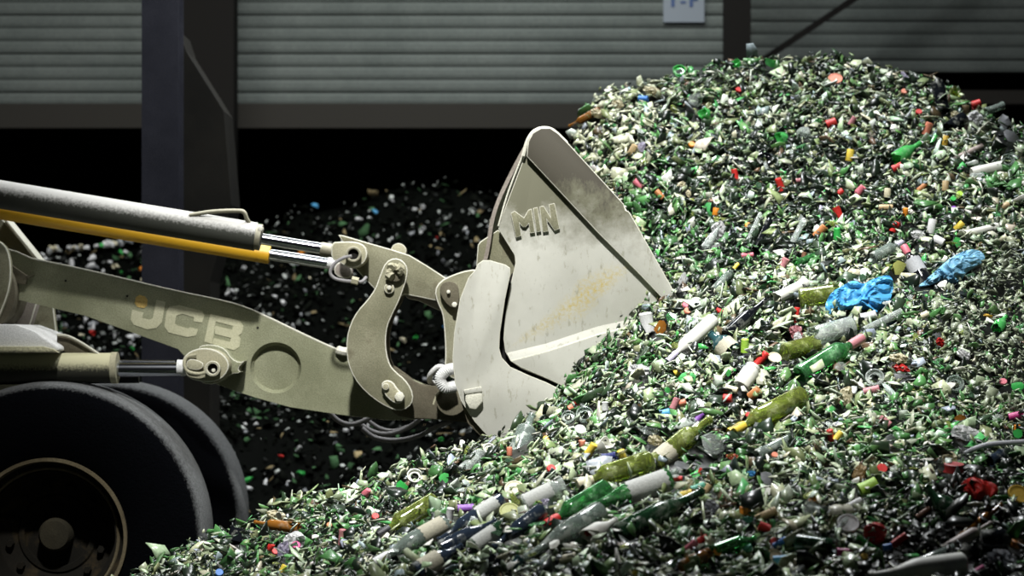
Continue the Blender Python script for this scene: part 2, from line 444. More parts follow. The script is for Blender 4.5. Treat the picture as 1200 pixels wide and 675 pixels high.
# scatter by surface, denser towards the viewer's side slopes
def scatter(n, x0, x1, y0, y1, keep):
    X = []; Y = []
    while sum(map(len, X)) < n:
        x = rng.uniform(x0, x1, n); y = rng.uniform(y0, y1, n)
        k = keep(x, y); X.append(x[k]); Y.append(y[k])
    return np.concatenate(X)[:n], np.concatenate(Y)[:n]
def seen(x, y):
    z = hgt(x, y); px = 600+x/y*F; py = HY-(z-CAMH)/y*F
    n = nrm(x, y); v = np.stack([-x, -y, CAMH-z], 1); v /= np.linalg.norm(v, axis=1, keepdims=True)
    c = (n*v).sum(1)
    w = np.clip(c*1.6, .12, 1)*np.where((px > -60) & (px < 1280) & (py < 760), 1, .10)
    w = w*(z > .03)*np.clip(10.5/y, .6, 1.3)
    return rng.random(len(x)) < w/1.3
NS = 60000
sx_, sy_ = scatter(NS, -2.9, 3.4, 6.4, 15.6, seen)
fine = vnoise(sx_+10, sy_, 1.3, 5); fine2 = vnoise(sx_+10, sy_, 3.0, 6)
size = np.exp(rng.normal(math.log(.0228), .50, NS)); size = np.clip(size, .007, .058)*np.where(sy_ > 11.5, 1.08, 1.0)
pxs = 600+sx_/sy_*F
gran = np.clip((pxs-1040)/140, 0, 1)*np.exp(-((sy_-10.2)/.9)**2)      # finer crushed patch at the right
size *= 1-.45*gran
sz_ = hgt(sx_, sy_)+rng.normal(0, .020, NS)-.004
cols, idx = palette(NS, [23,11,19,10,1.6,27,3,3,7,14])
dkp = (fine+.6*fine2 > .12) & (rng.random(NS) < .42); cols[dkp] = np.array([.012,.022,.012])*rng.uniform(.3, 2, (dkp.sum(), 1))
crn_shade = (sx_ > 1.0+(sy_-7.4)*.45) & (sy_ < 8.9) & (rng.random(NS) < .72); cols[crn_shade] = np.array([.010,.012,.009])*rng.uniform(.3, 2.2, (crn_shade.sum(), 1))   # shade over the right foot put into the shard colours
grn = (fine2 > .14) & (rng.random(NS) < .25); cols[grn] = np.array([.07,.20,.06])*rng.uniform(.5, 1.6, (grn.sum(), 1))
pale = (pxs < 770) & (sy_ > 12.5) & (rng.random(NS) < .45); cols[pale] = np.array([.64,.66,.47])*rng.uniform(.6, 1.15, (pale.sum(), 1))
gm = (gran > .4) & (rng.random(NS) < .6); cols[gm] = np.array([.28,.32,.22])*rng.uniform(.4, 1.3, (gm.sum(), 1))
st = 2
ii, jj = np.meshgrid(np.arange(0, len(gx)-st, st), np.arange(0, len(gy)-st, st), indexing='ij')
bi = np.arange(0, len(gx), st); bj = np.arange(0, len(gy), st)
BX, BY = np.meshgrid(gx[bi], gy[bj], indexing='ij'); BZ = H[np.ix_(bi, bj)]-.05
nb = len(bj); I, J = np.meshgrid(np.arange(len(bi)-1), np.arange(nb-1), indexing='ij'); I = I.ravel(); J = J.ravel()
bf = np.stack([I*nb+J, (I+1)*nb+J, (I+1)*nb+J+1, I*nb+J+1], 1)
FRONT_BASE = (np.stack([BX.ravel(), BY.ravel(), BZ.ravel()], 1), bf)
# rear heap, out of focus behind the loader
def hr(x, y):
    x = np.asarray(x, float); y = np.asarray(y, float)
    t = np.clip((y-15.5)/4.3, 0, 1)
    base = .55+(2.92-.55)*t*(1-.12*np.sin(t*PI))
    base = base+.12*np.sin(x*1.1+.6)+vnoise(x+20, y, 1.2, 9)*.35+vnoise(x+20, y, 4, 10)*.12-.25*np.clip(-1.5-x, 0, 3)*t
    return np.where(y > 19.8, base-(y-19.8)*3, base)
NR = 15000
rx = rng.uniform(-5, 2.2, NR); ry = rng.uniform(15.3, 20.3, NR)
e = .08; rn = np.stack([-(hr(rx+e, ry)-hr(rx-e, ry))/(2*e), -(hr(rx, ry+e)-hr(rx, ry-e))/(2*e), np.ones(NR)], 1); rn /= np.linalg.norm(rn, axis=1, keepdims=True)
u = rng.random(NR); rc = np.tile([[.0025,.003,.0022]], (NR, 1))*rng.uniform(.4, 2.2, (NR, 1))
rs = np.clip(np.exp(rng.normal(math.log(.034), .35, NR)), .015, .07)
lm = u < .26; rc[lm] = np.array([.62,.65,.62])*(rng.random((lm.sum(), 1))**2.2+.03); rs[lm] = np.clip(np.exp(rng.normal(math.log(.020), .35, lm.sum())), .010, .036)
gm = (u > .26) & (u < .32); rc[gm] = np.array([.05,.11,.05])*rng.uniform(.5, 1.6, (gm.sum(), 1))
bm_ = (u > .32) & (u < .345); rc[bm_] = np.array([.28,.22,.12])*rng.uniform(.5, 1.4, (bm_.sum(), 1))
rz = hr(rx, ry)+rng.normal(0, .02, NR)+np.where(lm, .03, 0)
gx2 = np.linspace(-5.2, 2.4, 77); gy2 = np.linspace(15.2, 20.9, 58)
BX, BY = np.meshgrid(gx2, gy2, indexing='ij'); BZ = np.maximum(hr(BX, BY)-.03, .0)
BZ[:, 0] = 0
nb = len(gy2); I, J = np.meshgrid(np.arange(len(gx2)-1), np.arange(nb-1), indexing='ij'); I = I.ravel(); J = J.ravel()
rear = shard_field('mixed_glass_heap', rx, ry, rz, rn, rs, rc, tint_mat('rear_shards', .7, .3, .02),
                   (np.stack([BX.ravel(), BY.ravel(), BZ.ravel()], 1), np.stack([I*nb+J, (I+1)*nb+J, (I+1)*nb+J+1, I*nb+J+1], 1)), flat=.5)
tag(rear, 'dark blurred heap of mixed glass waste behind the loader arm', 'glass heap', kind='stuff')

# ------------------------------------------------------------------ wheel loader
root = bpy.data.objects.new('wheel_loader', None); C.objects.link(root)
root.location = (P(54, 0, 12.0).x, 12.9, 0)
tag(root, 'dusty wheel loader with long boom and big bucket pushed into the glass heap', 'wheel loader')
def EP(name, *a, **k): return plate(name, *a, **k)

# wheels
def wheel(px, py, d, w=.56, R=.765, label=None):
    o = P(px, py, d); s = 93*11.75/F; bm = bmesh.new()
    prof = [(s-.005, .05), (s+.02, .03), (s+.10, .005), (s+.20, .0), (R-.095, .012), (R-.05, .03), (R-.018, .075), (R-.004, .14), (R, w*.5),
            (R-.004, w-.14), (R-.018, w-.075), (R-.05, w-.03), (R-.095, w-.012), (s+.20, w), (s+.02, w-.03), (s-.005, w-.05), (s-.02, w*.5)]
    lathe(bm, prof, 96, o, 'Y', closed=True)
    ty = finish('wheel', bm, M['tyre'], root, smooth=True)
    at = ty.data.attributes.new('tread', 'FLOAT', 'POINT')
    for i, v in enumerate(ty.data.vertices):
        r = math.hypot(v.co.x-o.x, v.co.z-o.z); dy = v.co.y-o.y
        at.data[i].value = max(0, min(1, (r-(R-.055))/.04)) if .02 < dy < w-.02 else 0
    # rim: flange, stepped dish, hub
    bm = bmesh.new()
    lathe(bm, [(s-.012, .02), (s+.004, .02), (s+.004, .06), (s-.02, .06)], 96, o, 'Y', closed=True, mi=1)
    lathe(bm, [(s-.010, .055), (s-.045, .10), (s-.055, .11), (s-.066, .105), (s-.07, .13), (s-.10, .26), (.20, .30), (.19, .29), (.165, .29), (.16, .31), (.0, .31)], 96, o, 'Y', cap0=False)
    rim = finish('rim', bm, [M['rim'], M['rimedge']], None, smooth=True); rim.parent = ty
    bm = bmesh.new(); lathe(bm, [(s-.058, .098), (s-.048, .092), (s-.040, .10), (s-.05, .115)], 96, o, 'Y', closed=True)
    b = finish('lock_ring', bm, M['rimedge'], None, smooth=True); b.parent = ty
    bm = bmesh.new(); lathe(bm, [(0, .20), (.070, .205), (.082, .225), (.085, .31), (0, .31)], 40, o, 'Y')
    h = finish('hub', bm, M['hubmud'], None, smooth=True); h.parent = ty
    for k in range(12):
        a = 2*PI*k/12+.2; bm = bmesh.new()
        c = o+Vector((.235*math.cos(a), .265, .235*math.sin(a)))
        lathe(bm, [(.018, -.02), (.020, .0), (.020, .05)], 6, c, 'Y')
        b = finish('wheel_nut', bm, M['rim'], None); b.parent = ty
    return ty
wheel(54, 631, 11.75); wheel(123, 606, 13.55)
bm = bmesh.new(); o1, o2 = P(54, 631, 11.75), P(123, 606, 13.55)
tube(bm, [o1+Vector((0, .4, 0)), o1+Vector((0, .7, 0)), (o1+o2)/2+Vector((0, .25, 0)), o2+Vector((0, -.1, 0)), o2+Vector((0, .2, 0))], [.12, .16, .24, .16, .12], 20)
finish('axle', bm, M['linkdark'], root, smooth=True)

# front frame tower and fenders at the left edge
plate('frame_tower', [(-190,180),(-60,180),(1,255),(42,302),(60,340),(70,420),(60,470),(-190,520)], 12.62, .05, M['link'], root)
plate('frame_flange', [(2,254),(7,257),(45,304),(40,304)], 12.50, .18, M['edge'], root, .002)
plate('frame_bracket', [(-40,340),(44,352),(32,392),(20,400),(-40,400)], 12.42, .1, M['skin'], root)
disc('boom_pivot', -34, 342, 12.10, 52, .32, M['linkdark'], root)
plate('pivot_cover', [(-80,270),(-20,275),(0,282),(9,292),(13,310),(12,335),(4,360),(-8,385),(-80,400)], 12.06, .05, M['link'], root, .006, 1)
plate('gusset', [(10,308),(31,323),(40,322),(31,326),(30,333),(12,332)], 12.16, .04, M['linkdark'], root, .002)
bm = bmesh.new()
ft = [(-170,382),(0,380),(18,380),(40,388),(68,406),(69,411),(60,412),(-170,410)]
prism(bm, ft, 11.80, .62)
finish('fender', bm, M['white'], root, smooth=True, bevel=.01)
plate('fender_skirt', [(-170,406),(50,406),(62,409),(68,413),(-170,412)], 11.78, .03, M['barrel2'], root, .002)
plate('fender_bracket', chaikin([(66,393),(70,392),(90,398),(106,407),(119,415),(108,415),(68,413)], 1, True), 11.95, .03, M['linkdark'], root, .003)
bm = bmesh.new(); tube(bm, bez([P(67,392,11.93), P(80,394,11.93), P(96,402,11.93), P(116,415,11.93)]), .006, 8)
finish('bracket_edge', bm, M['edge'], root, smooth=True)

# boom (near arm), with a pressed round recess
BD = 12.2
top = [(-60,285),(10,293),(36,303),(60,308),(120,321),(200,340),(270,355),(305,368),(345,387),(388,407),(400,410),(410,408),(418,414),(440,432),(475,441),(500,452),(514,455),(560,470)]
bot = [(560,494),(520,492),(500,491),(455,492),(400,486),(340,477),(300,466),(270,456),(240,444),(209,409),(100,370),(45,357),(20,351),(-60,330)]
def boom(d, t, name, hole):
    bm = bmesh.new(); outl = top+bot
    fr = [bm.verts.new(P(x, y, d)) for x, y in outl]; n = len(fr)
    bk = [bm.verts.new(v.co+Vector((0, t, 0))) for v in fr]
    for i in range(n): bm.faces.new((fr[i], bk[i], bk[(i+1) % n], fr[(i+1) % n]))
    edges = [bm.edges.get((fr[i], fr[(i+1) % n])) for i in range(n)]
    if hole:
        hx, hy, hr_ = 323, 431, 30; m = 40
        def ring(r, dd):
            return [bm.verts.new(P(hx+r*math.cos(2*PI*k/m), hy+r*math.sin(2*PI*k/m), d)+Vector((0, dd, 0))) for k in range(m)]
        r0, r1, r2 = ring(hr_, 0), ring(hr_-1.2, .02), ring(hr_-4, .040)
        edges += [bm.edges.new((r0[k], r0[(k+1) % m])) for k in range(m)]
        for a, b in ((r0, r1), (r1, r2)):
            for k in range(m): bm.faces.new((a[k], a[(k+1) % m], b[(k+1) % m], b[k]))
        bm.faces.new(r2)
    bmesh.ops.triangle_fill(bm, use_beauty=True, edges=edges)
    bm.faces.new(bk[::-1])
    return finish(name, bm, M['boom'], root, bevel=0)
bo = boom(BD, .075, 'boom_arm', True)
b2 = boom(13.15, .075, 'boom_arm', False)
bm = bmesh.new(); tube(bm, bez([P(x, y-.3, BD+.004) for x, y in top[:-4]], 3), .0055, 6)
w = finish('weld_edge', bm, M['edge'], None, smooth=True); w.parent = bo
bm = bmesh.new(); tube(bm, bez([P(396,410,BD-.005), P(402,412,BD-.02), P(408,412,BD-.005)], 5), .022, 8)
w = finish('lifting_eye', bm, M['edge'], None, smooth=True); w.parent = bo
bm = bmesh.new(); box(bm, P(120,0,BD).x, P(170,0,BD).x, BD+.07, 13.2, P(0,372,BD).z, P(0,352,BD).z)
finish('cross_tube', bm, M['linkdark'], root)
for x, y in ((77,329),(149,347),(302,384)):
    bm = bmesh.new(); tube(bm, [P(x,y,BD-.002), P(x,y,BD+.01)], .006, 10); w = finish('bolt_hole', bm, M['hole'], None); w.parent = bo
# painted logo on the boom
def decal(name, polys, mat, label=None, t=.003):
    bm = bmesh.new()
    for p in polys: prism(bm, p, BD-t, t)
    o = finish(name, bm, mat, None); o.parent = bo
    if label: o['label'] = label
    return o
decal('logo_square', [chaikin([(160,345),(173,348),(172,362),(157,358.5)], 1)], M['logoy'], 'yellow-orange square in the J')
decal('logo_letter', [[(183.4,351.4),(193.7,353.7),(189.6,378),(183.4,384.3),(172.7,386),(156.7,380.7),(153.1,374.5),(154.9,363),(168.3,366.5),(166.5,372.7),(175.4,374.5),(179,372.7)]], M['logo'], 'pale letter J')
decal('logo_letter', [[(198.5,359.4),(210,357.6),(236.8,364.7),(239.4,370),(236.8,378),(227,376.6),(227.5,371.8),(213.6,367.7),(206.5,370),(204.7,379),(208.3,381.6),(220.7,385.2),(222.5,383.4),(232.3,386),(229.6,393.2),(219,395),(197.6,389.6),(192.6,382.5),(195,365.6)]], M['logo'], 'pale letter C')
decal('logo_letter', [[(246.5,367.7),(254,369.5),(248.5,403),(239.4,400.3)],
    [(254,369.5),(281.2,376.3),(284,380),(273,382),(253,376.6)], [(284,380),(285.2,382.5),(283.4,390.5),(279.5,393.2),(272,386.5),(273,382)],
    [(251.5,381.5),(272,386.5),(279.5,393.2),(270.5,396),(252,391.4)], [(270.5,396),(279.5,393.2),(282,396.7),(280.4,406.5),(269.7,400.8)],
    [(250.6,396),(269.7,400.8),(280.4,406.5),(274,410.4),(248.5,403)]], M['logo'], 'pale letter B')

# lift cylinder and its lug
def cyl(name, a, b, r, mat, seg=28, parent=root, caps=True, rs=None):
    bm = bmesh.new(); tube(bm, [a, b] if rs is None else rs[0], r if rs is None else rs[1], seg)
    # straight tube
    return finish(name, bm, mat, parent, smooth=True)
k12 = 12.0/F
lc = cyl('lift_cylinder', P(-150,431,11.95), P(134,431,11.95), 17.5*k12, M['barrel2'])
g = cyl('gland', P(131,431,11.95), P(138,431,11.95), 18.5*k12, M['boss'], parent=None); g.parent = lc
g = cyl('piston_rod', P(137,433,11.95), P(213,433,11.95), 8*k12, M['chrome'], parent=None); g.parent = lc
g = cyl('sensor_rod', P(140,424,11.99), P(205,425,11.99), 2.6*k12, M['chrome'], parent=None); g.parent = lc
g = cyl('guard_tube', P(-20,445,12.05), P(163,443,12.05), 6*k12, M['black'], parent=None); g.parent = lc
g = cyl('rod_collar', P(208,431,11.95), P(218,431,11.95), 9.5*k12, M['white'], parent=None); g.parent = lc
lug = plate('rod_eye', [(213,424),(216,417),(224,411),(234,408),(245,408),(257,412),(266,420),(269,430),(264,440),(254,447),(240,448),(222,444),(216,437)], 11.90, .14, M['boss'], None, .006, 1); lug.parent = lc
g = disc('pin_boss', 249, 432, 11.86, 9, .05, M['boss'], None, hole=6); g.parent = lc
g = disc('pin_hole', 249, 432, 11.885, 6, .02, M['hole'], None, bevel=0); g.parent = lc
g = disc('grease_point', 250, 434, 11.87, 2.2, .02, M['edge'], None); g.parent = lc
bm = bmesh.new(); tube(bm, bez([P(243,436,11.87), P(232,438,11.87), P(220,435,11.87), P(216,427,11.87), P(219,419,11.88), P(230,416,11.88)]), .0085, 8)
g = finish('eye_strap', bm, M['boss'], None, smooth=True); g.parent = lc
g = plate('lug_tab', [(218,424),(224,420),(237,424),(239,430),(232,434),(219,432)], 11.87, .02, M['boss'], None, .003, 1); g.parent = lc
plate('boom_lug', [(232,408),(238,404),(252,404),(264,409),(272,421),(281,425),(288,422),(278,432),(283,437),(270,438),(258,448),(244,451),(232,446)], 12.07, .14, M['boom'], root, .006, 1)

# tilt cylinders (grey in front, yellow behind)
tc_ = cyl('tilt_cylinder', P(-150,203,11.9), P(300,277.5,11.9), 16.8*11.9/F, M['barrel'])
g = cyl('gland', P(297,277,11.9), P(306,278.5,11.9), 15.5*11.9/F, M['rod_eye'], parent=None); g.parent = tc_
g = cyl('piston_rod', P(305,279.5,11.9), P(378,291.5,11.9), 6.6*11.9/F, M['chrome'], parent=None); g.parent = tc_
g = cyl('rod_collar', P(376,291.5,11.9), P(390,294,11.9), 8*11.9/F, M['rod_eye'], parent=None); g.parent = tc_
bm = bmesh.new(); tube(bm, bez([P(222,252,11.85), P(250,248,11.85), P(278,247,11.85), P(286,249,11.85), P(289,256,11.86), P(293,263,11.88)]), [.0105]*41, 10)
g = finish('hydraulic_pipe', bm, M['rod_eye'], None, smooth=True); g.parent = tc_
g = disc('bleed_bolt', 305, 268, 11.84, 3, .05, M['edge'], None); g.parent = tc_
ey = plate('rod_eye', [(388,284),(400,283),(418,283),(428,288),(431,299),(427,308),(417,314),(406,313),(396,306),(388,304)], 11.86, .15, M['boss'], None, .006, 1); ey.parent = tc_
g = disc('pin_boss', 414, 298, 11.82, 9.2, .06, M['rod_eye'], None, hole=6.2); g.parent = tc_
g = disc('pin_hole', 414, 298, 11.84, 6.2, .02, M['hole'], None, bevel=0); g.parent = tc_
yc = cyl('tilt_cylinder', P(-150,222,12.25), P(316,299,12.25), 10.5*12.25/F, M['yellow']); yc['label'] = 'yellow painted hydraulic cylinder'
g = cyl('piston_rod', P(315,298,12.25), P(386,309,12.25), 6.6*12.25/F, M['chrome'], parent=None); g.parent = yc
g = cyl('rod_tip', P(384,308,12.25), P(404,312,12.25), 7*12.25/F, M['white'], parent=None); g.parent = yc
g = plate('rod_eye', [(396,306),(408,309),(413,318),(410,326),(398,326),(390,318)], 12.2, .12, M['skin'], None, .005, 1); g.parent = yc
bm = bmesh.new(); tube(bm, bez([P(412,300,11.83), P(403,302,11.82), P(392,309,11.82), P(387,319,11.82), P(392,326,11.82), P(404,329,11.82), P(416,330,11.83), P(424,330,11.84), P(429,325,11.87)]), .0085, 8)
finish('grease_hose', bm, M['hose'], root, smooth=True)
bm = bmesh.new(); tube(bm, [P(412,328,11.80), P(420,330,11.80)], .020, 6); finish('hose_clamp', bm, M['boss'], root)

# bell crank, links
bc = plate('bell_crank', [(396,275),(403,276),(430,284),(458,292),(480,299),(500,311),(520,324),(530,330),(545,336),(530,352),(514,353),(490,348),(474,345),(462,352),(440,340),(424,323),(416,314),(430,300),(424,288),(402,284)], 12.02, .07, M['link'], root, .005)
g = disc('rear_boss', 467, 294, 12.10, 9, .1, M['boss'], None); g.parent = bc
g = plate('crank_flange', [(474,345),(490,347),(514,351),(526,357),(520,366),(506,360),(492,353),(478,350)], 12.08, .06, M['skin'], None, .003); g.parent = bc
lk = plate('curved_link', [(462,302),(472,305),(478,314),(477,326),(473,338),(468,352),(460,368),(454,382),(452,398),(453,414),(457,428),(464,436),(474,444),(482,455),(485,468),(479,478),(467,482),(453,477),(437,467),(421,452),(411,436),(406,418),(406,396),(411,378),(419,364),(430,352),(440,338),(446,320),(452,307)], 11.90, .045, M['link'], root, .005, 1)
lk2 = plate('curved_link', [(470,308),(480,318),(477,340),(470,356),(463,370),(458,384),(456,400),(458,426),(470,434),(486,446),(492,460),(486,474),(470,480),(440,465),(415,440),(410,400),(420,368),(440,345),(452,312)], 12.12, .045, M['linkdark'], root, .005, 1)
g = disc('grease_boss', 463, 320, 11.87, 10, .04, M['linkdark'], None); g.parent = lk
bm = bmesh.new()   # clump of dried grease round the pin
for k in range(9):
    a = math.radians(-25+k*28); tube(bm, [P(463+(7+k%3)*math.cos(a), 319-(7+k%2)*math.sin(a), 11.865), P(463+(5+k%4)*math.cos(a+.5), 319-(6+k%3)*math.sin(a+.5), 11.85)], .010+.006*(k%3), 7)
g = finish('dried_grease', bm, M['boss'], None, smooth=True); g.parent = lk
g = disc('bolt', 456, 338, 11.88, 6, .03, M['boss'], None); g.parent = lk
g2 = disc('bolt_head', 456, 337, 11.865, 3, .03, M['edge'], None, seg=6); g2.parent = lk
g = plate('pin_keeper', [(446,450),(452,445),(460,447),(466,456),(474,463),(474,470),(466,474),(458,470),(450,462)], 11.87, .035, M['boss'], None, .006, 1); g.parent = lk
g = disc('bolt', 468, 465, 11.85, 6, .04, M['edge'], None, seg=6); g.parent = lk
g = disc('bolt', 452, 453, 11.855, 4, .03, M['boss'], None); g.parent = lk
cb = plate('connecting_link', [(549,316),(530,322),(516,329),(509,340),(512,354),(518,366),(520,380),(522,410),(521,432),(531,446),(545,440),(560,400),(565,316)], 11.98, .07, M['link'], root, .006, 1)
g = plate('pin_cover', [(515,338),(519,331),(528,329),(536,333),(538,343),(538,356),(532,362),(525,358),(517,348)], 11.94, .05, M['linkdark'], None, .006, 1); g.parent = cb
g = disc('bolt', 525.5, 342, 11.92, 2.4, .03, M['edge'], None, seg=6); g.parent = cb
g = disc('bolt', 532.5, 357, 11.92, 3.4, .03, M['edge'], None, seg=6); g.parent = cb
tg = plate('boom_tongue', [(462,436),(475,440),(488,449),(500,452),(512,452),(520,456),(560,460),(560,497),(520,492),(470,490),(456,480)], 12.0, .18, M['linkdark'], root, .01, 1)
disc('pivot_boss', 529, 469, 11.90, 18, .3, M['linkdark'], root)
bm = bmesh.new(); tube(bm, [P(508,474,11.9), P(512,462,11.9), P(523,450,11.9)], .006, 6); finish('guard_edge', bm, M['boss'], root)
# hose loops
def hose(pts, r=.0125, name='hydraulic_hose', mat='hose'):
    bm = bmesh.new(); tube(bm, bez([P(*p) for p in pts]), r, 10); return finish(name, bm, M[mat], root, smooth=True)
hose([(385,482,12.35),(398,494,12.35),(415,497,12.35),(440,487,12.36)])
hose([(420,496,12.5),(440,507,12.5),(460,508,12.48),(480,500,12.45),(494,490,12.4)])
hose([(424,502,12.4),(440,513,12.4),(465,516,12.38),(490,511,12.3),(512,500,12.2),(530,494,12.1)])
hose([(430,492,12.6),(445,502,12.6),(462,505,12.58),(478,500,12.5)], .011)
hose([(512,450,12.1),(504,447,12.05),(505,438,12.0),(514,430,11.98),(524,432,11.98)], .014, mat='white')
bm = bmesh.new(); path = bez([P(534,432,11.86), P(524,434,11.84), P(516,443,11.84), P(521,454,11.84), P(534,453,11.86)], 14)
tube(bm, path, [.026+(.004 if i % 2 else 0) for i in range(len(path))], 12)
finish('corrugated_sleeve', bm, M['white'], root, smooth=True)

# bucket: side, back skin and floor, far side, edge band, ear plate
BK = 11.50
side = [(619,172),(634,152),(650,153),(664,168),(731,240),(792,354),(880,478),(870,500),(720,520),(640,490),(667,456),(643,445),(611,432),(598,423),(592,412),(590,397),(592,370),(598,335),(604,308),(603,299),(584,268),(584,264)]
bk = plate('bucket', side, BK, .03, M['bucket'], root, .003)
def sub(o): o.parent = bk; return o
back = [(621,158),(600,196),(582,233),(574,258),(570,290),(560,330),(548,400),(546,440),(556,480),(582,508),(640,520),(870,502)]
back = chaikin(back, 2, False)
bm = bmesh.new(); inn = []
for i, (x, y) in enumerate(back):
    a = back[max(i-1, 0)]; b = back[min(i+1, len(back)-1)]; tx, ty_ = b[0]-a[0], b[1]-a[1]; L = math.hypot(tx, ty_)
    inn.append((x+ty_/L*-4.5*-1*-1 if False else x-(-ty_)/L*0+(-ty_)/L*-4.5, y+(tx)/L*-4.5))
def skin(d, t): prism(bm, back+inn[::-1], d, t)
skin(BK+.03, 2.38)
sub(finish('back_skin', bm, M['skin'], None, smooth=True, bevel=0))
sub(plate('far_side', [(621,158),(634,150),(650,153),(731,240),(792,354),(880,478),(870,500),(640,520),(582,508),(556,480),(546,440),(548,400),(560,330),(570,290),(574,258)], BK+2.41, .03, M['bucket'], None, .003))
band = [(617,183),(619,166),(624,156),(634,150),(645,150),(654,156),(666,168),(731,239),(733,246),(738,249),(796,352),(798,372),(792,366),(748,320),(700,272),(660,229)]
sub(plate('edge_band', band, BK-.035, .04, M['band'], None, .0035))
# worn rounded cap of the spill guard corner
bm = bmesh.new(); path = bez([P(613,183,BK-.02), P(618,166,BK-.02), P(625,155,BK-.02), P(635,150.5,BK-.02), P(646,152,BK-.02), P(656,160,BK-.02), P(664,168,BK-.02)], 5)
tube(bm, path, .010, 8); sub(finish('corner_lip', bm, M['edge'], None, smooth=True))
bm = bmesh.new(); tube(bm, bez([P(620,165,BK-.002), P(606,198,BK-.002), P(594,230,BK-.002), P(584,265,BK-.002)], 3), .0045, 6)
sub(finish('side_rim', bm, M['edge'], None, smooth=True))
# folded lower side
bm = bmesh.new()
fr = [(598,423),(640,412),(700,392),(750,380),(800,372),(880,480),(870,500),(720,520),(640,490),(667,456),(643,444.5),(611,431)]
bkp = [(593,413),(640,402),(700,382),(750,371),(802,362),(884,480),(872,502),(720,522),(640,492),(667,456),(643,444.5),(611,431)]
prism(bm, fr, BK-.028, .030, bkp); sub(finish('folded_side', bm, M['bucket'], None, bevel=.004, smooth=True))
sub(plate('gusset_plate', [(584,269),(563,283),(560,287),(558,312),(604,330),(604,301),(600,290)], BK+.06, .03, M['link'], None, .004))
disc_ = disc('gusset_hole', 571, 298, BK+.057, 1.6, .01, M['hole'], None, bevel=0); sub(disc_)
ear = [(557,316),(560,309),(566,305),(574,305),(592,310),(598,314),(598,322),(592,350),(586,390),(585,408),(588,419),(598,430),(620,440),(640,448),(656,456),(664,460),(664,500),(620,530),(574,514),(556,494),(540,470),(533,448),(530,420),(532,390),(539,350),(549,325)]
er = sub(plate('ear_plate', ear, BK-.06, .035, M['bucket'], None, .0035))
e2 = plate('gap_shade', [(600,320),(606,322),(598,360),(594,400),(600,424),(668,452),(668,470),(600,440),(584,425),(582,390),(590,340)], BK+.034, .02, M['hole'], None, 0); sub(e2)  # near-black sheet put in as the shade inside the gap
g = plate('wear_pad', [(545,459),(563,456),(565,460),(566,471),(558,480),(550,479),(545,470)], BK-.095, .036, M['edge'], None, .008, 0); sub(g)
g = plate('pad_cap', [(543,457),(564,453),(565,459),(545,462)], BK-.10, .042, M['bucket'], None, .003); sub(g)
sub(plate('skid_plate', [(540,470),(556,494),(574,514),(578,520),(562,510),(548,496)], BK-.03, .3, M['linkdark'], None, .003))
# cutting lip along the bottom front
bm = bmesh.new(); prism(bm, [(868,500),(884,478),(930,486),(868,506)], BK, 2.44); sub(finish('cutting_lip', bm, M['edge'], None))
# embossed letters M I N
ED = BK-.016
def emb(polys, nm='raised_letter', label=None):
    bm = bmesh.new()
    for p in polys: prism(bm, p, ED, .018)
    o = finish(nm, bm, M['link'], None, bevel=.0022, smooth=True); sub(o)
    if label: o['label'] = label
emb([[(598.5,250),(603,247),(614,255),(619,246),(623,244.5),(627,272.5),(621,273.5),(619.5,262),(616,266.5),(612,266),(609,262),(611,276.5),(604.5,278.5)]], label='raised letter M')
emb([[(624.6,244),(630,242.6),(634.2,271),(628.6,272.2)]], label='raised letter I')
emb([[(632,242.2),(637,241),(645,254),(643,239.6),(650,238),(656,268),(650,270.5),(641,258),(643,271),(636,272)]], label='raised letter N')

exec_items = True
# ------------------------------------------------------------------ waste lying on the heap
def glassmat(name, col, trans=.88, rough=.04, dust=(.45,.46,.40), amt=.35):
    m, nt, b = new_mat(name)
    f = ramp(nt, noise_out(nt, 14, 5, .6), .52, .62)
    ma = nt.nodes.new('ShaderNodeMath'); ma.operation = 'MULTIPLY'; nt.links.new(f, ma.inputs[0]); ma.inputs[1].default_value = amt
    nt.links.new(mixc(nt, ma.outputs[0], col, dust), b.inputs['Base Color'])
    r = nt.nodes.new('ShaderNodeMath'); r.operation = 'MULTIPLY_ADD'; nt.links.new(ma.outputs[0], r.inputs[0]); r.inputs[1].default_value = .8; r.inputs[2].default_value = rough
    nt.links.new(r.outputs[0], b.inputs['Roughness'])
    t = nt.nodes.new('ShaderNodeMath'); t.operation = 'MULTIPLY_ADD'; nt.links.new(ma.outputs[0], t.inputs[0]); t.inputs[1].default_value = -trans; t.inputs[2].default_value = trans
    nt.links.new(t.outputs[0], b.inputs['Transmission Weight']); b.inputs['IOR'].default_value = 1.45
    return m
GL = {'green': glassmat('green_glass', (.16,.52,.20)), 'olive': glassmat('olive_glass', (.46,.54,.15)), 'dark': glassmat('dark_green_glass', (.02,.07,.03), .45),
      'navy': glassmat('blue_black_glass', (.03,.045,.07), .4, amt=.45), 'clear': glassmat('clear_glass', (.80,.86,.82), .8), 'grey': glassmat('dusty_grey_glass', (.42,.50,.45), .75, .12, (.40,.41,.36), .75),
      'amber': glassmat('amber_glass', (.30,.12,.02), .35), 'black': glassmat('black_glass', (.006,.007,.009), .05), 'white': glassmat('white_dusty_glass', (.66,.66,.60), .0, .5, (.45,.43,.36), .5),
      'teal': glassmat('teal_glass', (.03,.09,.10), .3), 'pinkgrey': glassmat('pinkish_dusty_glass', (.40,.33,.30), .0, .5, amt=.6), 'lime': glassmat('lime_glass', (.30,.50,.04), .3), 'bright': glassmat('bright_green_glass', (.12,.60,.16), .5)}
MC = {}
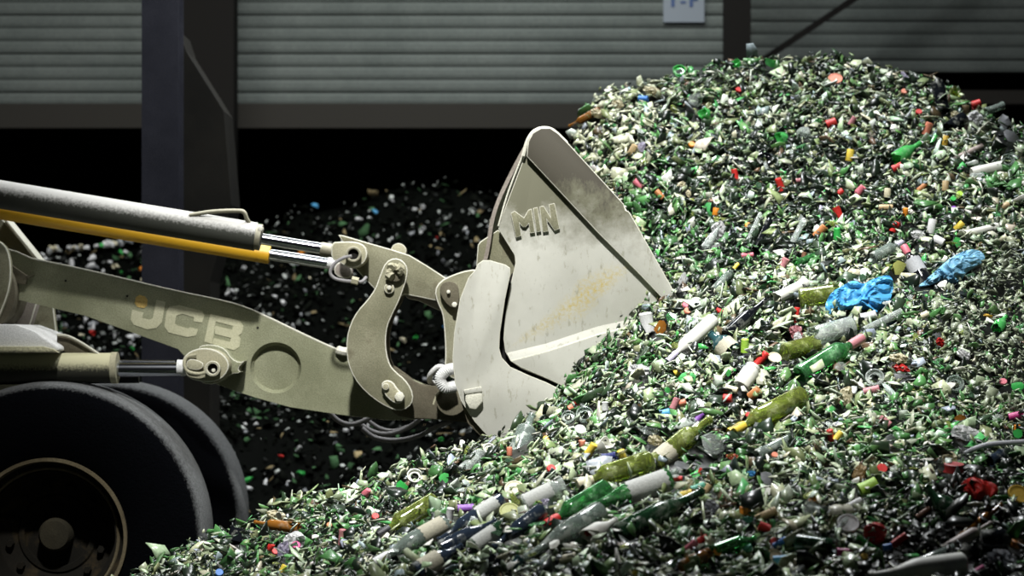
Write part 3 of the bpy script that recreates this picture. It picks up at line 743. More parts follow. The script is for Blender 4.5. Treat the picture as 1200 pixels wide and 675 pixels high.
COL = {'red': (.62,.025,.02), 'darkred': (.28,.02,.02), 'pink': (.68,.17,.22), 'rose': (.50,.20,.22), 'salmon': (.75,.25,.15), 'orange': (.80,.27,.02), 'rust': (.48,.19,.06), 'tan': (.52,.38,.20), 'cream': (.74,.68,.48),
       'white': (.78,.78,.78), 'yellow': (.80,.60,.07), 'gold': (.70,.45,.05), 'lime': (.42,.70,.08), 'green': (.04,.45,.08), 'teal': (.10,.42,.30), 'blue': (.04,.20,.60), 'skyblue': (.10,.42,.75), 'navy': (.02,.03,.16),
       'purple': (.28,.10,.48), 'magenta': (.55,.04,.22), 'brown': (.20,.09,.05), 'black': (.015,.015,.018), 'grey': (.33,.34,.36), 'lilac': (.60,.56,.70), 'olive': (.36,.38,.10)}
def cm(c, rough=.45):
    if c not in COL: return GL[c]
    if c not in MC: MC[c] = plain('waste_'+c, COL[c], rough, 0, .25)
    return MC[c]

def basis(axis, up):
    z = axis.normalized(); x = (up-z*up.dot(z)).normalized(); y = z.cross(x)
    return Matrix(((x.x, y.x, z.x), (x.y, y.y, z.y), (x.z, y.z, z.z))).to_4x4()
VIEW = Vector((0, -1, .25)).normalized()
def bottle_profile(L, R, kind):
    """radius/height from base (0) to mouth (L); walls have thickness"""
    nr = R*.37
    if kind == 'bordeaux': out = [(R*.86,0),(R,.02*L),(R,.60*L),(R*.96,.64*L),(R*.72,.69*L),(nr*1.15,.74*L),(nr,.78*L),(nr*.95,.955*L),(nr*1.18,.96*L),(nr*1.18,.985*L),(nr,L)]
    elif kind == 'burgundy': out = [(R*.86,0),(R,.02*L),(R,.46*L),(R*.95,.52*L),(R*.72,.62*L),(R*.5,.70*L),(nr,.80*L),(nr*.92,.955*L),(nr*1.2,.96*L),(nr*1.2,.985*L),(nr,L)]
    elif kind == 'broken': out = [(R*.86,0),(R,.03*L),(R,.5*L),(R,.9*L),(R*.98,L)]
    elif kind == 'shoulder': out = [(R*.98,0),(R,.05*L),(R,.45*L),(R*.88,.55*L),(R*.55,.68*L),(nr,.78*L),(nr*.95,.96*L),(nr*1.15,.97*L),(nr,L)]
    elif kind == 'neck': out = [(R*1.25,0),(R*1.1,.12*L),(R,.3*L),(R*.95,.86*L),(R*1.15,.88*L),(R*1.15,.97*L),(R,L)]
    elif kind == 'jar': out = [(R*.9,0),(R,.05*L),(R,.75*L),(R*.85,.84*L),(R*.8,.88*L),(R*.86,.9*L),(R*.86,L)]
    elif kind == 'tube': out = [(R,0),(R,.5*L),(R,L)]
    return out
def make_glass(kind, L, R, jag=True, seg=20):
    bm = bmesh.new(); out = bottle_profile(L, R, kind)
    th = max(.0025, R*.09); whole = kind in ('bordeaux', 'burgundy', 'jar')
    if whole or kind == 'broken': inn = [(max(r-th, .001), max(h, L*.03)) for r, h in out[::-1]]+[(.0, L*.06)]; prof = [(0, L*.02)]+out+inn; closed = False
    else: inn = [(r-th, h) for r, h in out[::-1]]; prof = out+inn; closed = True
    lathe(bm, prof, seg, closed=closed)
    if kind in ('broken', 'shoulder', 'neck', 'tube'):   # jagged break
        ph = random.random()*6; h0 = L if kind in ('broken', 'tube') else 0
        for v in bm.verts:
            a = math.atan2(v.co.y, v.co.x); j = (.5+.5*math.sin(2*a+ph))*.6+.4*abs(math.sin(3.5*a+ph*2))
            if h0 and v.co.z > .8*L: v.co.z -= j*R*1.1*(v.co.z-.8*L)/(.2*L)
            if not h0 and v.co.z < .12*L: v.co.z += j*R*.9
    return bm
M_LAB = {'white': plain('paper_white', (.52,.53,.50), .8, 0, .3), 'cream': plain('paper_cream', (.50,.47,.36), .8, 0, .3), 'grey': plain('paper_grey', (.40,.41,.42), .8, 0, .3)}
LM = []      # landmarks for labels
THINGS = []
def put(o, loc, mat4):
    o.matrix_world = Matrix.Translation(loc)@mat4
def bottle(px0, py0, px1, py1, wpx, kind, glass, label, name='wine_bottle', cap=None, lab=None, lm=None, lift=.5, labspan=(.12,.42)):
    """px0,py0 = base end; px1,py1 = mouth end"""
    a = hit(px0, py0); b = hit(px1, py1)
    mid = (a+b)/2; ax = b-a
    # keep the image direction, limit the lean in depth
    d = mid.y; A = P(px0, py0, d); B = P(px1, py1, d); v = B-A
    lean = max(-.5, min(.5, (b.y-a.y)/max(v.length, .02)))
    v = v+Vector((0, lean*v.length, 0)); L = v.length
    R = wpx/2*d/F
    n = Vector(nrm(np.array([mid.x]), np.array([mid.y]))[0])
    c = P((px0+px1)/2, (py0+py1)/2, d-R*(.9+lift))
    bm = make_glass(kind, L, R)
    o = finish(name, bm, GL[glass], smooth=True)
    m4 = basis(v, VIEW)
    put(o, c-v*.5, m4)
    CULL.append((c-v*.5, c+v*.22, R, .88)); CULL.append((c+v*.2, c+v*.5, R*.5, .9))
    tag(o, label, name.replace('_', ' ').replace('wine ', ''))
    if lab:
        bm = bmesh.new(); h0, h1 = labspan; seg = 18
        col = lab
        V_ = []
        for i in range(seg+1):
            aa = -1.9+3.4*i/seg; jj = .012*math.sin(i*2.3)
            for hh in (h0, (h0+h1)/2, h1): V_.append(bm.verts.new(((R+.0009)*math.cos(aa), (R+.0009)*math.sin(aa), L*(hh+jj))))
        for i in range(seg):
            for q in range(2): bm.faces.new((V_[3*i+q], V_[3*i+3+q], V_[3*i+4+q], V_[3*i+1+q]))
        l = finish('label', bm, M_LAB[col], smooth=True); l.parent = o; l['label'] = col+' paper label'
    if cap:
        nr = R*.37*1.28 if kind != 'neck' else R*1.2; bm = bmesh.new(); s0 = .80*L if kind not in ('neck',) else .35*L
        lathe(bm, [(nr*.86, s0), (nr, s0+.01), (nr*.98, L*.99), (nr*.9, L*1.004), (0, L*1.004)], 16)
        l = finish('foil_capsule', bm, cm(cap), smooth=True); l.parent = o; l['label'] = cap+' foil capsule'
    LM.append(((px0+px1)/2, (py0+py1)/2, lm)) if lm else None
    return o
W = bottle
# x0,y0 base  x1,y1 mouth
W(944,464,853,506,25,'bordeaux','olive','olive-green wine bottle with a yellow capsule lying below the frosted jar',cap='yellow',lm='the yellow-capped olive bottle')
W(764,541,677,567,27,'bordeaux','olive','olive-green wine bottle with cream neck, left of two olive bottles end to end',cap='cream',lm='the cream-necked olive bottle')
W(764,545,834,491,26,'bordeaux','olive','olive wine bottle with small cream label touching base of the cream-necked bottle',lab='cream',labspan=(.1,.3),lm='the olive bottle with cream label')
W(713,574,640,613,26,'bordeaux','green','clear green wine bottle with a bright red capsule at lower left end',cap='red',lm='the red-capped green bottle')
W(786,562,684,595,27,'burgundy','green','green bottle with torn white label beneath the two olive bottles',lab='white',labspan=(.05,.5),lm='the green bottle with torn white label')
W(724,624,825,577,27,'burgundy','dark','large whole dark green sparkling wine bottle, mouth pointing up right',lm='the large dark green bottle')
W(706,600,615,652,26,'burgundy','grey','dust-caked grey bottle with a yellow band round its neck',lm='the dust-caked bottle with yellow band')
W(683,632,723,610,22,'shoulder','white','dirty pale broken bottle left of the large dark green bottle base',lm='the dirty pale broken bottle')
W(510,588,444,626,23,'bordeaux','olive','yellow-green wine bottle with black neck at the left foot of the heap',cap='black',lm='the yellow-green bottle with black neck')
W(522,615,440,657,23,'burgundy','grey','brown-grey bottle with broad white label and white capsule near bottom edge',cap='white',lab='cream',labspan=(.05,.36),lm='the bottle with white capsule')
W(588,587,514,632,19,'bordeaux','navy','long dark bottle with grey sheen above the blue-black bottles',lab='white',labspan=(.1,.4),lm='the long dark bottle')
W(517,643,582,611,21,'burgundy','navy','blue-black bottle lying just right of the white-labelled brown-grey bottle',lm='the left blue-black bottle')
W(553,641,592,616,20,'broken','dark','dark green bottle with white label between two blue-black bottles',lab='white',labspan=(.1,.7))
W(636,599,578,640,20,'burgundy','navy','blue-black bottle pointing down left beside the dust-caked bottle',lm='the right blue-black bottle')
W(487,670,541,641,24,'burgundy','navy','blue-black bottle with cream label cut by the bottom edge, base facing out',lab='cream',labspan=(.12,.5),lm='the cream-labelled blue-black bottle')
W(614,592,662,569,24,'jar','clear','pale jar wrapped in a label printed green and blue',name='glass_jar',lab='white',labspan=(.05,.7),lm='the pale wrapped jar')
W(606,533,624,486,24,'bordeaux','grey','grey-green bottle standing nearly upright below the bucket side',lm='the upright bottle by the bucket')
W(542,552,566,528,15,'broken','clear','small clear broken bottle left of the upright bottle by the bucket',name='broken_bottle')
W(1001,382,946,396,24,'broken','clear','clear broken bottle with thick round base under the blue bag',name='broken_bottle',lm='the clear broken bottle')
W(934,440,1014,396,25,'bordeaux','green','long green bottle with dusty pink neck below the clear broken bottle',cap='rose',lm='the green bottle with dusty pink neck')
W(918,413,962,402,22,'broken','olive','short broken olive bottle end left of the clear broken bottle',name='broken_bottle')
W(937,350,987,343,24,'broken','olive','broad olive bottle body touching the left side of the blue bag',name='broken_bottle',lm='the olive bottle body by the blue bag')
W(1010,388,1060,365,10,'tube','clear','clear glass tube slanting up right below the blue bag',name='glass_tube',lm='the clear glass tube')
W(858,415,833,391,27,'shoulder','teal','blue-green bottle piece with a torn cream label patch',name='broken_bottle',lab='cream',labspan=(.1,.45),lm='the blue-green bottle piece')
W(850,393,899,351,17,'burgundy','black','glossy black bottle slanting up right above the blue-green piece',lm='the glossy black bottle')
W(838,374,781,423,17,'bordeaux','white','white dusty bottle with lilac neck leading down to the left',cap='lilac',lm='the white dusty bottle')
W(868,453,884,430,21,'jar','white','frosted pale grey jar above the yellow-capped olive bottle',name='glass_jar',lm='the frosted jar')
W(886,533,926,516,14,'broken','grey','brownish grey broken bottle right of the yellow capsule',name='broken_bottle')
W(1021,303,1059,283,14,'bordeaux','grey','slim dusty grey-green bottle with lilac neck above the blue bag',cap='lilac',lm='the slim grey-green bottle')
W(1083,334,1061,288,20,'bordeaux','black','dark bottle with pale grey label and pink cap between the two blue bags',cap='pink',lab='grey',labspan=(.3,.62),lm='the dark bottle between the bags')
W(1125,276,1171,265,9,'neck','white','white dusty bottle neck lying above the upper blue bag',name='bottle_neck')
W(1045,189,1080,167,17,'shoulder','bright','bright green broken bottle on the upper right slope',name='broken_bottle',lm='the bright green bottle')
W(1091,169,1098,157,5.5,'tube','bright','thin bright green glass neck right of the bright green bottle',name='bottle_neck')
W(1131,138,1107,154,17,'broken','black','black broken bottle with open end facing out near right crest',name='broken_bottle',lm='the black bottle near the crest')
W(1104,132,1099,92,16,'broken','black','black broken bottle standing upright on the right crest against the wall',name='broken_bottle',lm='the upright black bottle on the crest')
W(1152,132,1177,123,9,'neck','grey','dark grey bottle neck sticking out of the right crest',name='bottle_neck')
W(1138,203,1178,194,13,'broken','white','long cream dusty bottle near the right edge',name='broken_bottle',lm='the cream dusty bottle')
W(1153,170,1111,190,6.5,'tube','pinkgrey','thin pinkish bottle neck above the cream dusty bottle',name='bottle_neck')
W(702,130,667,147,9,'bordeaux','amber','small amber bottle poking out beside the bucket top corner',lm='the small amber bottle')
W(836,340,866,309,10,'bordeaux','grey','grey bottle with yellow capsule right of the bucket edge',cap='yellow',lm='the grey bottle with yellow capsule')
W(876,282,893,249,6,'tube','clear','clear rod-like glass neck, left of two on the middle slope',name='bottle_neck')
W(884,295,903,257,8,'neck','black','black bottle neck standing steeply on the middle slope',name='bottle_neck')
W(920,299,944,257,8,'neck','clear','clear long bottle neck right of the steep black neck',name='bottle_neck')
W(824,293,846,262,11,'shoulder','clear','streaky clear broken bottle above the grey bottle with yellow capsule',name='broken_bottle')
W(934,637,980,642,22,'broken','dark','dark green bottle body with ringed base near the bottom edge',name='broken_bottle',lm='the ringed dark green bottle')
W(1006,631,1030,648,8,'tube','green','thin purple and green glass tube below the crumpled red lid',name='glass_tube')
W(858,642,886,630,17,'shoulder','green','green broken bottle right of the amber jar',name='broken_bottle')
W(836,645,872,634,16,'broken','green','green bottle fragment beside orange cork near bottom edge',name='broken_bottle')
W(1122,611,1087,572,26,'burgundy','dark','dark olive bottle pointing up left in the dark right corner',lm='the dark olive bottle')
W(1122,632,1177,592,14,'bordeaux','amber','orange glass bottle pointing up right in the dark right corner',lm='the orange bottle')
W(1102,644,1165,614,14,'bordeaux','pinkgrey','dusty pinkish bottle lying below the orange bottle',lm='the dusty pinkish bottle')
W(1076,659,1122,644,14,'broken','grey','rough grey broken bottle below the dusty pinkish bottle',name='broken_bottle')
W(1132,662,1016,674,28,'burgundy','white','big grey bottle lying along the bottom edge at right',lm='the big grey bottle')
W(1136,652,1143,640,27,'broken','black','black bottle base with cream rim facing out above the big grey bottle',name='broken_bottle')
W(1150,636,1186,634,30,'broken','black','wide black bottle body at the right end of the orange bottle',name='broken_bottle',lm='the wide black bottle')
W(352,618,297,613,13,'bordeaux','amber','brown bottle lying flat at the far left foot of the heap',lm='the brown bottle at the left foot')
W(276,637,279,616,19,'broken','black','black bottle base beside the big tyre',name='broken_bottle',lm='the black bottle base by the tyre')
W(564,674,579,650,8,'tube','black','left of two short black necks at the bottom edge',name='bottle_neck')
W(574,678,585,655,9,'tube','black','right of two short black necks at the bottom edge',name='bottle_neck')
W(596,670,610,655,12,'neck','teal','teal bottle neck right of the two short black necks',name='bottle_neck')
W(799,665,832,650,19,'jar','amber','orange-brown jar lying near the bottom edge',name='glass_jar',lm='the orange-brown jar')
W(1166,388,1180,370,15,'shoulder','bright','green broken bottle on the fine crushed glass at right',name='broken_bottle',lm='the green bottle at right')
W(822,497,802,510,8,'neck','white','pale bottle neck on the olive bottle with cream label',name='bottle_neck')
W(906,351,946,331,13,'neck','white','pale dusty neck slanting above the olive bottle body by the blue bag',name='bottle_neck')
W(1157,541,1175,533,13,'neck','navy','dark blue-black bottle neck under the black pipe',name='bottle_neck')
W(752,580,795,552,9,'tube','grey','grey glass tube slanting between the green and olive bottles',name='glass_tube')
W(930,310,965,296,9,'neck','green','green bottle neck left of the lower blue bag top',name='bottle_neck')
W(1058,188,1085,200,6,'tube','dark','dark thin neck below the bright green bottle',name='bottle_neck')

# small things
def small(kind, px, py, lpx, wpx, ang, color, face=0.0):
    p = hit(px, py); d = p.y; k = d/F; a = math.radians(ang)
    ax = Vector((math.cos(a), random.uniform(-.35, .1), math.sin(a)))
    L = lpx*k; R = wpx*k/2
    bm = bmesh.new(); nm = kind; mat = cm(color)
    up = VIEW
    if kind == 'cork':
        lathe(bm, [(R*.9,0),(R,L*.08),(R*.97,L*.5),(R,L*.92),(R*.9,L)], 14); mat = cm(color, .9)
    elif kind == 'foil_capsule':
        lathe(bm, [(R*1.05,0),(R*.98,L*.3),(R*.95,L*.85),(R*.98,L*.95),(R*.85,L),(R*.75,L*.93),(R*.85,L*.3),(R*.95,0)], 14, closed=True)
        lathe(bm, [(R*.9, L*.90),(R*.9, L*.97)], 14)
        for v in bm.verts:
            v.co.x *= 1+.10*math.sin(v.co.z/L*9+px); v.co.y *= 1+.08*math.cos(v.co.z/L*7+py)
    elif kind == 'crown_cap':
        L = R*.5
        lathe(bm, [(0,L),(R*.85,L),(R*.95,L*.8),(R*1.02,0),(R*.92,0),(R*.85,L*.7),(0,L*.75)], 21)
        for i, v in enumerate(bm.verts):
            if v.co.z < L*.3: s = 1+.05*(i % 3-1); v.co.x *= s; v.co.y *= s
        ax = Vector((math.cos(a)*.3, -.75, .55))
    elif kind == 'round_lid':
        L = R*.22
        lathe(bm, [(0,L*.7),(R*.8,L*.7),(R*.86,L),(R*.97,L),(R,L*.8),(R,0),(R*.93,0),(R*.93,L*.4),(0,L*.4)], 28)
        ax = Vector((math.cos(a)*.35, -.7, .62))
    elif kind == 'glass_ring':
        L = R*.5
        lathe(bm, [(R*.55,0),(R,.0),(R*1.02,L),(R*.88,L*1.1),(R*.8,L*.4),(R*.55,L*.35)], 24, closed=True)
        mat = GL[color]; ax = Vector((math.cos(a)*.3, -.8, .5))
    elif kind == 'broken_bottle':
        L = lpx*k*.8
        lathe(bm, [(0,L*.10),(R*.5,L*.05),(R*.9,0),(R,L*.1),(R,L*.8),(R*.98,L),(R*.88,L),(R*.88,L*.2),(R*.5,L*.25),(0,L*.45)], 22)
        for v in bm.verts:
            if v.co.z > .75*L: v.co.z -= (.5+.5*math.sin(3*math.atan2(v.co.y, v.co.x)+px))*L*.45
        mat = GL[color]; ax = Vector((math.cos(a)*.8, -.45, math.sin(a)*.8))
    elif kind == 'glass_shard':
        n = 8; th = .0022; R2 = lpx*k/2; cur = max(.03, R*1.1)
        ctr = []
        rr = [random.uniform(.7, 1.1) for _ in range(n)]
        T = [bm.verts.new((0,0,0))]+[bm.verts.new((R*rr[i]*math.cos(2*PI*i/n), 0, R2*rr[i]*math.sin(2*PI*i/n))) for i in range(n)]
        for v in T: v.co.y = v.co.x**2/(2*cur)
        B_ = [bm.verts.new(v.co+Vector((0, th, 0))) for v in T]
        for i in range(n):
            j = 1+(i+1) % n; i1 = i+1
            bm.faces.new((T[0], T[i1], T[j])); bm.faces.new((B_[0], B_[j], B_[i1])); bm.faces.new((T[i1], B_[i1], B_[j], T[j]))
        mat = GL[color] if color in GL and color not in COL else cm(color)
        for v in bm.verts: v.co = Vector((v.co.y*-1, v.co.x, v.co.z+R2))   # face the viewer side
        L = 2*R2
    elif kind in ('plastic_scrap', 'crumpled_foil', 'paper_scrap'):
        n = 12; R2 = lpx*k/2; V_ = {}
        amp = R*(.55 if kind == 'crumpled_foil' else .30)
        for i in range(n+1):
            for j in range(n+1):
                u, v = i/n*2-1, j/n*2-1
                r = max(abs(u), abs(v)); q = math.hypot(u, v) or 1; s = r/q*(1+.22*mnoise.noise(Vector((u*1.5+px, v*1.5+py, 0))))
                zz = mnoise.noise(Vector((u*2.4+px, v*2.4+py, 3)))*amp*1.6+abs(mnoise.noise(Vector((u*5+px, v*5, py))))*amp
                V_[i, j] = bm.verts.new((zz+(1-r*r)*amp, u*s*R, v*s*R2+R2))
        for i in range(n):
            for j in range(n): bm.faces.new((V_[i,j], V_[i+1,j], V_[i+1,j+1], V_[i,j+1]))
        fs = bm.faces[:]; bmesh.ops.solidify(bm, geom=fs, thickness=.0015)
        L = 2*R2
    o = finish(nm, bm, mat, smooth=True)
    m4 = basis(ax, up); cw = P(px, py, d-R*.75-.004)
    put(o, cw-ax.normalized()*L/2, m4)
    h = min(L, lpx*k)/2; CULL.append((cw-Vector((math.cos(a), 0, math.sin(a)))*h, cw+Vector((math.cos(a), 0, math.sin(a)))*h, R, .9))
    return o
S = []   # kind, x, y, length, width, angle, colour, description
def s_(*a): S.append(a)
cap = 'foil_capsule'
for a in [
 (cap,748,216,13,8,-40,'pink'),('cork',773,228,12,7,-50,'rust'),('plastic_scrap',798,218,9,13,-40,'cream'),('plastic_scrap',807,227,6,9,10,'cream'),(cap,861,204,12,8,100,'red'),
 (cap,914,216,15,9,110,'red'),('cork',839,248,9,8,80,'orange'),('crown_cap',877,264,8,8,80,'orange'),('cork',833,237,6,7,20,'brown'),(cap,876,299,14,6,5,'pink'),
 (cap,919,307,10,9,60,'rose'),(cap,942,301,11,6,80,'brown'),('cork',917,328,12,6,85,'cream'),(cap,939,211,12,5,5,'rose'),('crown_cap',811,169,8,8,80,'orange'),
 ('cork',741,176,14,8,60,'tan'),('plastic_scrap',752,172,12,9,70,'lilac'),(cap,754,116,11,8,-5,'blue'),('round_lid',979,92,5,17,90,'salmon'),
 (cap,974,144,12,9,20,'red'),(cap,999,142,11,7,60,'rose'),('crown_cap',866,105,8,8,50,'red'),('crown_cap',1060,107,9,8,90,'salmon'),('crown_cap',1077,131,8,8,90,'red'),
 (cap,1144,122,11,10,20,'red'),(cap,1087,151,15,9,70,'salmon'),(cap,1053,195,15,8,25,'red'),('cork',996,182,14,9,80,'yellow'),('cork',1108,165,12,7,80,'gold'),
 ('foil_capsule',1127,196,10,9,40,'green'),('cork',985,225,7,7,40,'red'),(cap,1008,223,12,9,50,'pink'),('cork',1040,226,11,8,85,'cream'),
 ('cork',1081,219,14,6,40,'rust'),('cork',1108,218,12,8,85,'tan'),(cap,982,249,14,9,-65,'red'),(cap,961,271,17,9,45,'rust'),(cap,981,274,14,9,95,'green'),
 ('cork',1038,243,16,7,0,'tan'),('cork',1061,249,10,7,90,'orange'),(cap,1049,266,13,9,60,'red'),('cork',1124,265,12,8,45,'yellow'),('crown_cap',1117,233,7,7,60,'green'),
 ('crown_cap',1125,227,8,8,60,'lime'),('cork',1178,241,10,7,25,'tan'),('crown_cap',1118,244,7,7,60,'purple'),('glass_shard',1053,313,20,16,60,'olive'),
 ('glass_shard',1121,285,14,13,60,'bright'),('plastic_scrap',1065,288,4,7,10,'green'),('cork',1092,265,17,10,80,'white'),('plastic_scrap',1076,275,10,19,80,'white'),('cork',1100,282,13,10,-30,'white'),
 ('crown_cap',804,357,9,9,60,'pink'),('crown_cap',806,364,8,9,60,'salmon'),(cap,758,378,23,16,100,'white'),('glass_shard',774,383,18,15,60,'amber'),('crown_cap',844,363,8,9,60,'red'),
 (cap,873,405,16,10,90,'lime'),(cap,893,420,18,9,50,'red'),('round_lid',908,419,5,16,60,'cream'),(cap,933,369,18,7,80,'red'),('cork',857,456,15,8,-15,'cream'),
 ('cork',884,461,15,11,40,'rust'),(cap,853,467,10,11,0,'red'),('glass_shard',782,457,9,9,60,'bright'),('cork',794,436,8,8,30,'yellow'),('plastic_scrap',750,434,15,26,80,'white'),
 ('glass_shard',854,437,11,7,80,'bright'),('plastic_scrap',933,389,16,16,40,'rose'),(cap,1018,370,18,9,15,'white'),('cork',1084,369,9,8,30,'cream'),('crumpled_foil',1102,401,9,12,30,'red'),
 ('crumpled_foil',1056,431,8,20,80,'red'),('plastic_scrap',1158,370,4,11,80,'gold'),('glass_ring',1119,450,8,21,90,'grey'),('glass_ring',1025,443,8,22,100,'clear'),('crown_cap',1176,447,9,9,90,'pink'),
 (cap,1021,457,19,8,15,'rose'),('paper_scrap',1129,415,11,17,60,'white'),('plastic_scrap',1054,420,12,22,80,'cream'),('glass_shard',1193,452,18,12,10,'green'),
 (cap,1037,494,15,9,-35,'rose'),(cap,973,510,14,8,100,'red'),(cap,982,511,13,8,50,'yellow'),('plastic_scrap',991,464,24,16,70,'cream'),('glass_shard',1125,490,9,15,90,'amber'),
 ('plastic_scrap',1130,507,20,32,80,'white'),(cap,1191,487,17,9,15,'magenta'),('cork',1192,501,6,8,90,'orange'),('glass_shard',1193,509,12,13,90,'green'),('crown_cap',1034,549,13,13,60,'red'),
 ('paper_scrap',1007,555,22,16,70,'tan'),(cap,1018,571,22,17,25,'lime'),('cork',874,599,9,16,80,'orange'),('cork',898,603,26,10,25,'tan'),('cork',952,585,9,8,40,'orange'),
 (cap,1000,591,22,9,25,'white'),('round_lid',994,613,5,26,90,'white'),(cap,896,618,14,11,-20,'red'),('crown_cap',908,635,12,12,60,'red'),(cap,914,636,18,8,30,'blue'),(cap,917,656,22,11,5,'skyblue'),
 ('round_lid',908,651,5,18,60,'tan'),('cork',935,659,11,8,-10,'cream'),(cap,952,629,20,6,0,'white'),(cap,990,647,18,9,0,'magenta'),('cork',1040,641,10,8,10,'blue'),(cap,1054,633,20,9,35,'red'),
 ('crown_cap',1013,652,9,9,60,'gold'),('broken_bottle',1015,606,12,13,80,'black'),('cork',1082,601,19,7,35,'brown'),(cap,810,640,16,9,40,'pink'),(cap,824,632,12,9,30,'red'),
 ('crown_cap',841,646,10,10,60,'orange'),(cap,875,643,13,9,20,'teal'),('cork',804,579,14,9,15,'yellow'),('cork',829,573,12,8,60,'tan'),(cap,795,561,10,7,0,'red'),(cap,822,553,8,8,60,'red'),
 (cap,818,571,17,8,20,'teal'),('plastic_scrap',835,593,14,20,60,'grey'),('glass_shard',762,653,18,9,-45,'clear'),('cork',665,654,20,10,15,'cream'),('crown_cap',696,644,9,10,60,'white'),
 ('crumpled_foil',692,624,8,16,90,'red'),('glass_shard',877,609,8,17,90,'teal'),('cork',746,671,8,9,60,'yellow'),('plastic_scrap',323,604,12,22,80,'cream'),('plastic_scrap',345,634,26,22,20,'white'),
 ('plastic_scrap',332,644,20,14,70,'lilac'),('crown_cap',323,646,9,9,60,'red'),('cork',317,641,8,8,60,'red'),('crown_cap',347,639,11,11,50,'magenta'),(cap,401,630,20,9,85,'rose'),('crown_cap',257,671,10,10,60,'blue'),
 ('plastic_scrap',258,661,7,8,60,'white'),('crown_cap',440,605,9,9,60,'red'),('crown_cap',386,615,7,7,60,'rust'),('cork',332,667,10,8,60,'yellow'),('cork',429,577,9,9,60,'pink'),
 ('cork',677,471,7,8,10,'red'),('cork',669,478,6,8,30,'salmon'),('round_lid',680,503,5,13,60,'white'),('cork',682,520,8,8,90,'salmon'),('crown_cap',646,549,11,11,60,'red'),('cork',597,529,10,7,90,'salmon'),
 ('crown_cap',640,514,8,8,60,'gold'),('glass_ring',685,486,6,20,90,'grey'),('glass_ring',666,489,6,16,90,'grey'),(cap,692,527,17,9,55,'yellow'),('glass_ring',486,558,6,18,70,'white'),
 ('glass_ring',573,526,8,13,90,'white'),('round_lid',603,573,5,24,90,'cream'),('broken_bottle',583,580,10,11,60,'black'),('round_lid',597,599,5,24,90,'olive'),(cap,546,596,19,10,5,'purple'),
 (cap,527,602,14,9,80,'white'),(cap,709,476,10,8,90,'white'),('glass_shard',743,483,13,9,70,'bright'),(cap,791,473,14,9,65,'rose'),('cork',800,472,8,8,20,'salmon'),(cap,779,484,12,9,10,'skyblue'),
 (cap,819,489,13,8,50,'purple'),('plastic_scrap',858,535,7,15,90,'salmon'),('crown_cap',908,533,8,8,60,'salmon'),('plastic_scrap',880,555,8,12,90,'skyblue'),('crown_cap',877,486,7,7,60,'red'),
 (cap,714,535,17,9,10,'navy'),(cap,729,533,12,9,110,'yellow'),('plastic_scrap',768,516,13,18,80,'cream'),('broken_bottle',710,522,18,19,70,'white'),('paper_scrap',808,568,12,9,70,'cream'),
 ('broken_bottle',825,133,12,14,160,'bright'),('broken_bottle',915,162,14,15,170,'bright'),('glass_ring',796,83,8,15,90,'bright'),('broken_bottle',863,74,9,12,90,'bright'),('glass_shard',905,74,10,20,80,'bright'),
 ('broken_bottle',942,157,13,17,-80,'clear'),('glass_ring',896,187,8,18,90,'black'),('broken_bottle',1119,107,12,12,70,'olive'),('glass_shard',815,117,20,22,60,'clear'),
 ('plastic_scrap',1142,140,18,20,40,'white'),('glass_shard',1176,142,14,20,40,'grey'),('glass_shard',1185,160,12,26,60,'grey'),('glass_ring',1181,188,8,16,90,'grey'),('plastic_scrap',842,268,18,18,40,'white'),
 ('paper_scrap',799,332,26,9,75,'white'),('plastic_scrap',1113,538,17,19,60,'cream'),(cap,1118,548,10,24,90,'darkred'),('plastic_scrap',1061,90,16,6,-60,'lilac'),
 ('round_lid',1194,579,5,26,60,'gold'),('crumpled_foil',1175,655,20,36,70,'grey'),(cap,1148,669,14,10,35,'magenta'),('cork',1193,637,8,16,80,'orange'),('paper_scrap',935,403-8,10,12,10,'white'),
 ('plastic_scrap',640,590,14,12,40,'lilac'),('plastic_scrap',700,133,10,16,70,'cream'),('plastic_scrap',724,122,9,14,80,'cream'),('plastic_scrap',764,106,9,20,80,'cream'),('plastic_scrap',1120,195-60,9,12,60,'cream'),
 ('glass_shard',520,560,16,16,40,'bright'),('glass_shard',470,570,14,18,50,'green'),('glass_shard',760,505,10,30,80,'clear'),('glass_shard',835,520,26,30,60,'clear'),('glass_shard',800,545,10,26,70,'grey'),
 ('glass_shard',1040,520,26,16,70,'grey'),('glass_shard',985,430,12,16,60,'clear'),('glass_shard',1098,425,12,10,30,'clear'),('glass_shard',900,560,16,22,60,'grey'),('glass_shard',950,595,20,24,50,'clear')]:
    s_(*a)
NM = {'foil_capsule': ('foil capsule', 'capsule'), 'cork': ('cork stopper', 'cork'), 'crown_cap': ('crown cap', 'cap'), 'round_lid': ('round lid', 'lid'), 'plastic_scrap': ('plastic scrap', 'plastic scrap'),
      'crumpled_foil': ('crumpled foil', 'foil'), 'paper_scrap': ('paper scrap', 'paper scrap'), 'glass_ring': ('round glass ring', 'glass ring'), 'broken_bottle': ('broken bottle end', 'broken bottle'), 'glass_shard': ('curved glass shard', 'glass shard')}
CN = {'rust': 'rust-brown', 'rose': 'dusty pink', 'clear': 'clear', 'bright': 'bright green', 'skyblue': 'sky-blue', 'darkred': 'dark red', 'magenta': 'magenta', 'gold': 'golden'}
LM += [(1010,345,'the lower blue bag'),(1115,315,'the upper blue bag'),(1147,572,'the crumpled red foil'),(1025,625,'the crumpled red lid'),(635,155,"the bucket's top corner"),(1170,530,'the black pipe')]
used = {}
def rel(dx, dy):
    r = math.hypot(dx, dy); t = math.degrees(math.atan2(-dy, dx)) % 360
    return ['right of','up right of','above','up left of','left of','down left of','below','down right of'][int((t+22.5)//45) % 8]
